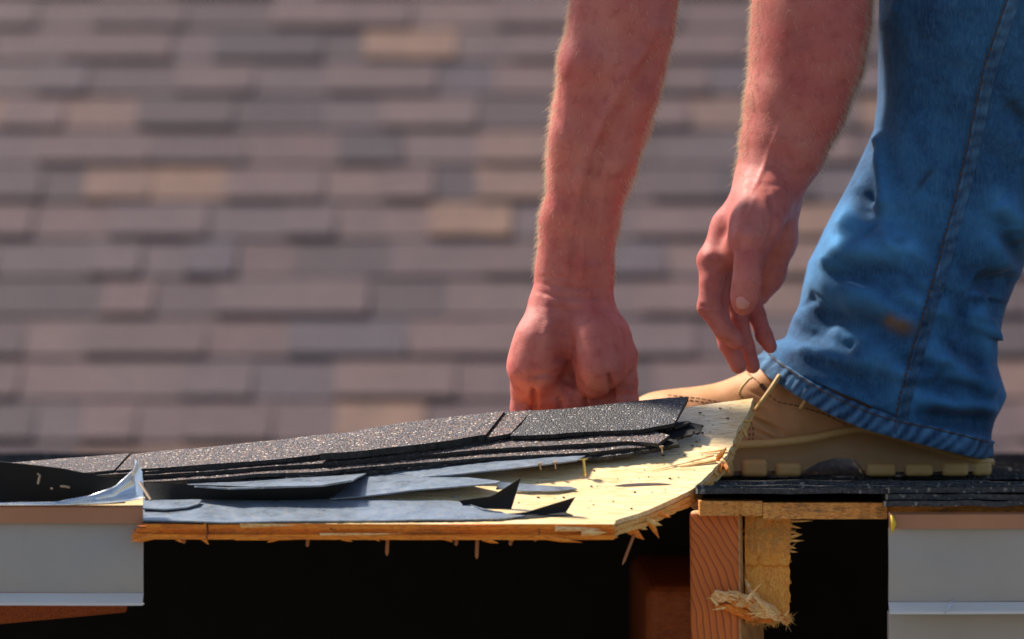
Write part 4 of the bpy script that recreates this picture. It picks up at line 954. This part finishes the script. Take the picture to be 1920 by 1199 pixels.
wear_shade += 0.32*np.exp(-((px-1610)/120)**2-((py-480)/110)**2)+0.15*np.exp(-((px-1800)/80)**2-((py-690)/90)**2)-0.6*np.clip((400-py)/300, 0, 1)+0.13  # brighter lower leg; upper leg darkened to paint in the torso's shade
for i in range(len(Vj2)):
    q = Vector(Vj2[i]*14); Vj2[i] += Nj[i]*mnoise.fractal(q, 0.9, 2.0, 3)*0.0016*(0.5+0.9*min(1, max(0, (py[i]-300)/300)))
def stamp(cx, cy, sx, sy, ang=0):
    a = R(ang); dx = (px-cx)*math.cos(a)+(py-cy)*math.sin(a); dy = -(px-cx)*math.sin(a)+(py-cy)*math.cos(a)
    return np.exp(-(dx/sx)**2-(dy/sy)**2)*(Nj[:, 1] < 0)
stain = stamp(1690, 612, 24, 14, 15)+0.9*stamp(1668, 600, 10, 10)+0.5*stamp(1690, 606, 5, 5); grime = stamp(1735, 335, 5, 30, 38)*0.9+stamp(1905, 205, 8, 26, -40)*.8+stamp(1740, 70, 18, 6)*.3+stamp(1690, 450, 14, 8)*.5
# wear along the hem band
lo_row = np.arange(len(Vj))//NC
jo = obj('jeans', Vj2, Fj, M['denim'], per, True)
for nm, arr in (('wear_shade', wear_shade), ('stain', stain), ('grime', grime)):
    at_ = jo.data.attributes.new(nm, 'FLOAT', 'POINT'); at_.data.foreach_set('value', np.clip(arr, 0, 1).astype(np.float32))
md = jo.modifiers.new('cloth', 'SOLIDIFY'); md.thickness = 0.0014; md.offset = -1
# near-side surface lookup for seams
nearidx = np.where(Nj[:, 1] < 0.1)[0]; npx, npy = proj(Vj2[nearidx]); Nj2 = vnormals(Vj2, Fj)
def onjean(x, y, h):
    k = np.argsort((npx-x)**2+(npy-y)**2)[:4]; d = np.sqrt((npx[k]-x)**2+(npy[k]-y)**2)+0.5; w_ = (1/d)/np.sum(1/d)
    Y = float(np.sum(Vj2[nearidx[k], 1]*w_)); nrm = Nj2[nearidx[k[0]]]
    return np.array(P(x, y, Y))+nrm*h, nrm
seam_c = resample([(1935, -90), (1902, 0), (1878, 70), (1858, 130), (1838, 225), (1820, 310), (1800, 390), (1782, 455), (1765, 520), (1748, 575), (1730, 635), (1712, 700), (1698, 755), (1688, 812)], 150)
def ribbon(name, line, half, prof, m, par, puck=0.0, seed=0):
    n = len(line); G = np.zeros((len(prof), n, 3)); dd = np.gradient(line, axis=0); dd /= np.linalg.norm(dd, axis=1, keepdims=True)
    for j in range(n):
        for i, (o_, h) in enumerate(prof):
            x = line[j, 0]-dd[j, 1]*o_*half; y = line[j, 1]+dd[j, 0]*o_*half
            hh = h*(1+puck*(0.5+0.5*math.sin(j*1.15+0.8*math.sin(j*0.37+seed)))) if 0 < i < len(prof)-1 else h
            G[i, j], _ = onjean(x, y, hh)
    return G
seam_prof = [(-1.1, -0.003), (-0.8, 0.0010), (-0.5, 0.0005), (0, 0.0012), (0.45, 0.0012), (0.55, 0.0022), (0.95, 0.0020), (1.1, -0.003)]
G = ribbon('seam', seam_c, 12, seam_prof, None, None, 0.5)
sm = shell('side_seam', G[::-1], 0.0008, M['denim_seam'], jo)
hem_c = resample([(1424, 670), (1450, 694), (1500, 728), (1560, 762), (1620, 788), (1690, 808), (1760, 826), (1820, 840), (1857, 848)], 150)
G = ribbon('hem', hem_c, 21, [(-1.15, -0.004), (-0.95, 0.0012), (-0.55, 0.0008), (0, 0.0018), (0.45, 0.0016), (0.75, 0.0006)], None, None, 0.9, 4)
hem = shell('hem_band', G[::-1], 0.0010, M['denim_seam'], jo)
for o_, base, per_ in ((sm, 0.22, 8), (hem, 0.55, 9)):
    v = np.array([q.co for q in o_.data.vertices]); a_ = np.array([0.5+0.8*math.sin((p[0]*(1 if per_ == 9 else 0.35)-p[2]*1.1)*430+3.5*mnoise.noise(Vector(p)*45))+0.9*mnoise.noise(Vector(p)*75) for p in v])
    at_ = o_.data.attributes.new('wear_shade', 'FLOAT', 'POINT'); at_.data.foreach_set('value', np.clip(base*a_+0.1, 0, 1).astype(np.float32))
def stitches(line, off, nm, par, every=2):
    mb = MB(); dd = np.gradient(line, axis=0); dd /= np.linalg.norm(dd, axis=1, keepdims=True); q = resample(line+np.stack([-dd[:, 1], dd[:, 0]], 1)*off, 260)
    for j in range(0, 258, 3):
        a, _ = onjean(q[j, 0], q[j, 1], 0.0017); b, _ = onjean(q[j+2, 0], q[j+2, 1], 0.0017); mb.tube([a, (Vector(a)+Vector(b))/2+Vector((0, -.0003, 0)), b], 0.0007, 4)
    o_ = mb.build(nm, M['thread'], par); o_['kind'] = 'stuff'; return o_
stitches(hem_c, -17, 'hem_stitching', jo); stitches(seam_c, 8, 'seam_stitching', jo); stitches(seam_c, 14, 'seam_stitching', jo)
# upper jeans and the other leg, outside the picture
f6 = Field((0.3, 0.1, -0.14), (1.25, 0.85, 1.0), 0.014)
kn = Vector(((P(1860, -200, YL)).x, YL, P(0, -200, YL).z))
hipA = pel+Vector((0, -.09, 0)); hipB = pel+Vector((0, .10, 0)); kB = Vector((0.82, 0.56, 0.36)); aB = Vector((0.83, 0.58, -0.05))
f6.chain([(tuple(kn), .098), (tuple(kn.lerp(hipA, .5)), .105), (tuple(hipA), .125)], 0.04); f6.chain([(tuple(aB), .085), (tuple(kB), .085), (tuple(hipB), .125)], 0.04); f6.chain([(tuple(hipA), .125), (tuple(hipB), .125)], 0.04)
V6, F6 = f6.mesh(); o = obj('jeans_upper', relax(V6, F6, 2), F6, M['denim'], jo, True)

# --- boot
YBt = 0.322
def bz(py): return P(0, py, YBt).z
def bxx(px): return P(px, 0, YBt).x
ST = np.array([  # px, top, base, half width (m), flatness
    (1168, 800, 834, .010), (1174, 776, 835, .022), (1186, 754, 835, .032), (1206, 740, 834, .040), (1235, 733, 833, .046), (1270, 729, 832, .050), (1310, 725, 831, .052), (1345, 719, 829, .051), (1375, 708, 828, .050), (1405, 694, 827, .048), (1440, 675, 825, .046), (1480, 657, 821, .044), (1525, 640, 815, .041), (1570, 620, 804, .038), (1615, 606, 798, .036), (1660, 600, 808, .036), (1710, 600, 824, .036), (1760, 602, 840, .035), (1800, 606, 850, .032), (1830, 612, 857, .026), (1846, 622, 861, .018), (1852, 640, 863, .008)])
xs = np.linspace(1168, 1852, 220); top = np.interp(xs, ST[:, 0], ST[:, 1]); bas = np.interp(xs, ST[:, 0], ST[:, 2]); wd = np.interp(xs, ST[:, 0], ST[:, 3])
k = np.ones(11)/11
for arr in (top, bas, wd): arr[5:-5] = np.convolve(arr, k, 'valid')
nA = 150; Vt = []; 
for i in range(220):
    for j in range(nA):
        a = j/(nA-1)*math.pi; c_, s_ = math.cos(a), math.sin(a)
        shaft = np.clip((xs[i]-1400)/160, 0, 1); p_ = 0.62*(1-shaft)+0.42*shaft; q_ = 0.85*(1-shaft)+0.75*shaft
        yy = YBt-wd[i]*math.copysign(abs(c_)**p_, c_)*(1-0.25*s_*shaft*0); zz = bz(bas[i])+(bz(top[i])-bz(bas[i]))*abs(s_)**q_
        x = bxx(xs[i])
        if c_ > 0:   # flex creases on the near side
            for (cx, cy, ln) in ((1440, 800, 60), (1452, 812, 64), (1425, 790, 50), (1440, 818, 50), (1412, 760, 24), (1425, 742, 22)):
                pxx, pyy = xs[i], 599.5-zz/S(YBt); d = (pyy-cy)-(pxx-cx)*0.48
                yy += (0.0040*math.exp(-(d/2.8)**2)-0.0022*math.exp(-((d-6)/3.5)**2))*math.exp(-((pxx-cx)/ln*1.4)**2)
        yy += mnoise.noise(Vector((x*60, zz*60, 4)))*0.0010+mnoise.noise(Vector((x*22, zz*22, 9)))*0.0020
        Vt.append((x, yy, zz))
Ft = [(i*nA+j, i*nA+j+1, (i+1)*nA+j+1, (i+1)*nA+j) for i in range(219) for j in range(nA-1)]
boot = obj('boot', Vt, Ft, M['leather'], per, True)
boot['label'] = 'tan leather work boot with gum lug sole'
# sole: stations with underside line; sidewall slightly proud of the upper
ub = np.array([(1160, 855), (1175, 872), (1205, 880), (1300, 882), (1400, 882), (1490, 882), (1505, 880), (1530, 866), (1560, 858), (1596, 860), (1608, 874), (1613, 884), (1720, 884), (1857, 884)])
xs2_ = np.linspace(1160, 1858, 120); Vs = []; nB = 12
for i, x in enumerate(xs2_):
    b_ = np.interp(x, xs, bas); u_ = np.interp(x, ub[:, 0], ub[:, 1]); h_ = np.interp(x, ST[:, 0], ST[:, 3], left=.006, right=.006)+0.0055
    ring = [(-h_+.004, b_-1), (-h_, b_+3), (-h_-.0008, b_+8), (-h_+.0015, b_+13), (-h_+.001, (b_+u_)/2+4), (-h_+.0005, u_-2), (h_-.0005, u_-2), (h_-.001, (b_+u_)/2+4), (h_-.0015, b_+13), (h_+.0008, b_+8), (h_, b_+3), (h_-.004, b_-1)]
    for (yo, y_) in ring: Vs.append((bxx(x), YBt+yo, bz(y_)))
Fs = [(i*nB+j, (i+1)*nB+j, (i+1)*nB+(j+1) % nB, i*nB+(j+1) % nB) for i in range(119) for j in range(nB)]
Fs += [tuple(range(nB)), tuple(119*nB+j for j in range(nB))[::-1]]
sole = obj('sole', Vs, Fs, M['sole'], boot, True)
try: sole.data.set_sharp_from_angle(angle=R(50))
except Exception: pass
# lighter welt rim
mb = MB(); q = [(x, np.interp(x, xs, bas)+4) for x in np.linspace(1166, 1856, 80)]
mb.tube([(bxx(x), YBt-(np.interp(x, ST[:, 0], ST[:, 3], right=.006)+.0035), bz(y_)) for x, y_ in q], 0.0042, 8)
mb.tube([(bxx(x), YBt+(np.interp(x, ST[:, 0], ST[:, 3], right=.006)+.0035), bz(y_)) for x, y_ in q], 0.0042, 8); mb.build('welt', M['lug'], boot, True)
for (x0, x1, y0, y1) in ((1617, 1673, 866, 893), (1689, 1742, 866, 893), (1758, 1808, 865, 893), (1816, 1853, 864, 893), (1385, 1433, 858, 884), (1447, 1496, 865, 890), (1325, 1371, 862, 890), (1265, 1311, 864, 890), (1205, 1250, 866, 888)):
    hw = np.interp((x0+x1)/2, ST[:, 0], ST[:, 3])+0.005
    zb = dz(YBt)+0.0080
    for sg in (-1, 1):
        ya = YBt+sg*hw-sg*0.014; yb = YBt+sg*(hw+0.0045)
        chamfer_box('tread_lug', (bxx(x0), min(ya, yb), zb-0.0005), (bxx(x1), max(ya, yb), bz(y0)), 0.0040, M['lug'], boot, 3)
# laces and eyelets
def on_boot(x, y):
    w_ = np.interp(x, ST[:, 0], ST[:, 3]); t_ = np.interp(x, ST[:, 0], ST[:, 1]); b_ = np.interp(x, ST[:, 0], ST[:, 2]); sh_ = np.clip((x-1400)/160, 0, 1)
    s_ = np.clip((b_-y)/(b_-t_), 0, 1)**(1/(0.85*(1-sh_)+0.75*sh_)); c_ = math.sqrt(max(0, 1-s_*s_))**(0.62*(1-sh_)+0.42*sh_)
    return Vector((bxx(x), YBt-w_*c_-0.0006, bz(y)))
def lace(pts, r, nm='lace'):
    mb = MB(); qs = resample(pts, 14); mb.tube([P(a, b, c) for a, b, c in qs], r, 7); return mb.build(nm, M['lace'], boot, True)
lace([(1392, 746, .268), (1386, 738, .264), (1392, 725, .262), (1402, 714, .266), (1410, 708, .276)], 0.0013)
lace([(1418, 768, .262), (1428, 754, .256), (1444, 732, .256), (1462, 704, .262)], 0.0021)
lace([(1519, 737, .256), (1510, 752, .262), (1501, 766, .266)], 0.0019)
for (x, y) in ((1428, 727), (1424, 722)):
    mb = MB(); p = on_boot(x, y)+Vector((0, -.0008, 0)); mb.tube([p, p+Vector((0, .006, 0))], [.0022, .0022], 10); mb.build('eyelet', M['eyelet'], boot)
for pts in ([(1250, 740), (1300, 745), (1345, 752), (1378, 762), (1400, 780), (1408, 805), (1406, 826)], [(1250, 745), (1300, 750), (1345, 757), (1374, 768), (1394, 784), (1401, 806), (1399, 826)], [(1400, 700), (1418, 716), (1432, 736), (1452, 752), (1490, 760), (1540, 775), (1580, 795)]):
    q_ = resample(pts, 60); mb = MB()
    for j in range(0, 58, 3): mb.tube([on_boot(*q_[j]), on_boot(*q_[j+1]), on_boot(*q_[j+2])], 0.0006, 4)
    o_ = mb.build('stitching', M['thread_tan'], boot); o_['kind'] = 'stuff'
# the other boot, outside the picture
for src in [boot]+list(boot.children):
    c_ = src.copy(); C.objects.link(c_)
    if src is boot: b2 = c_; c_.parent = per; c_.location = (0.455, 0.25, dz(0.57)-dz(0.32)); b2['label'] = 'tan leather work boot of the far leg'
    else: c_.parent = b2
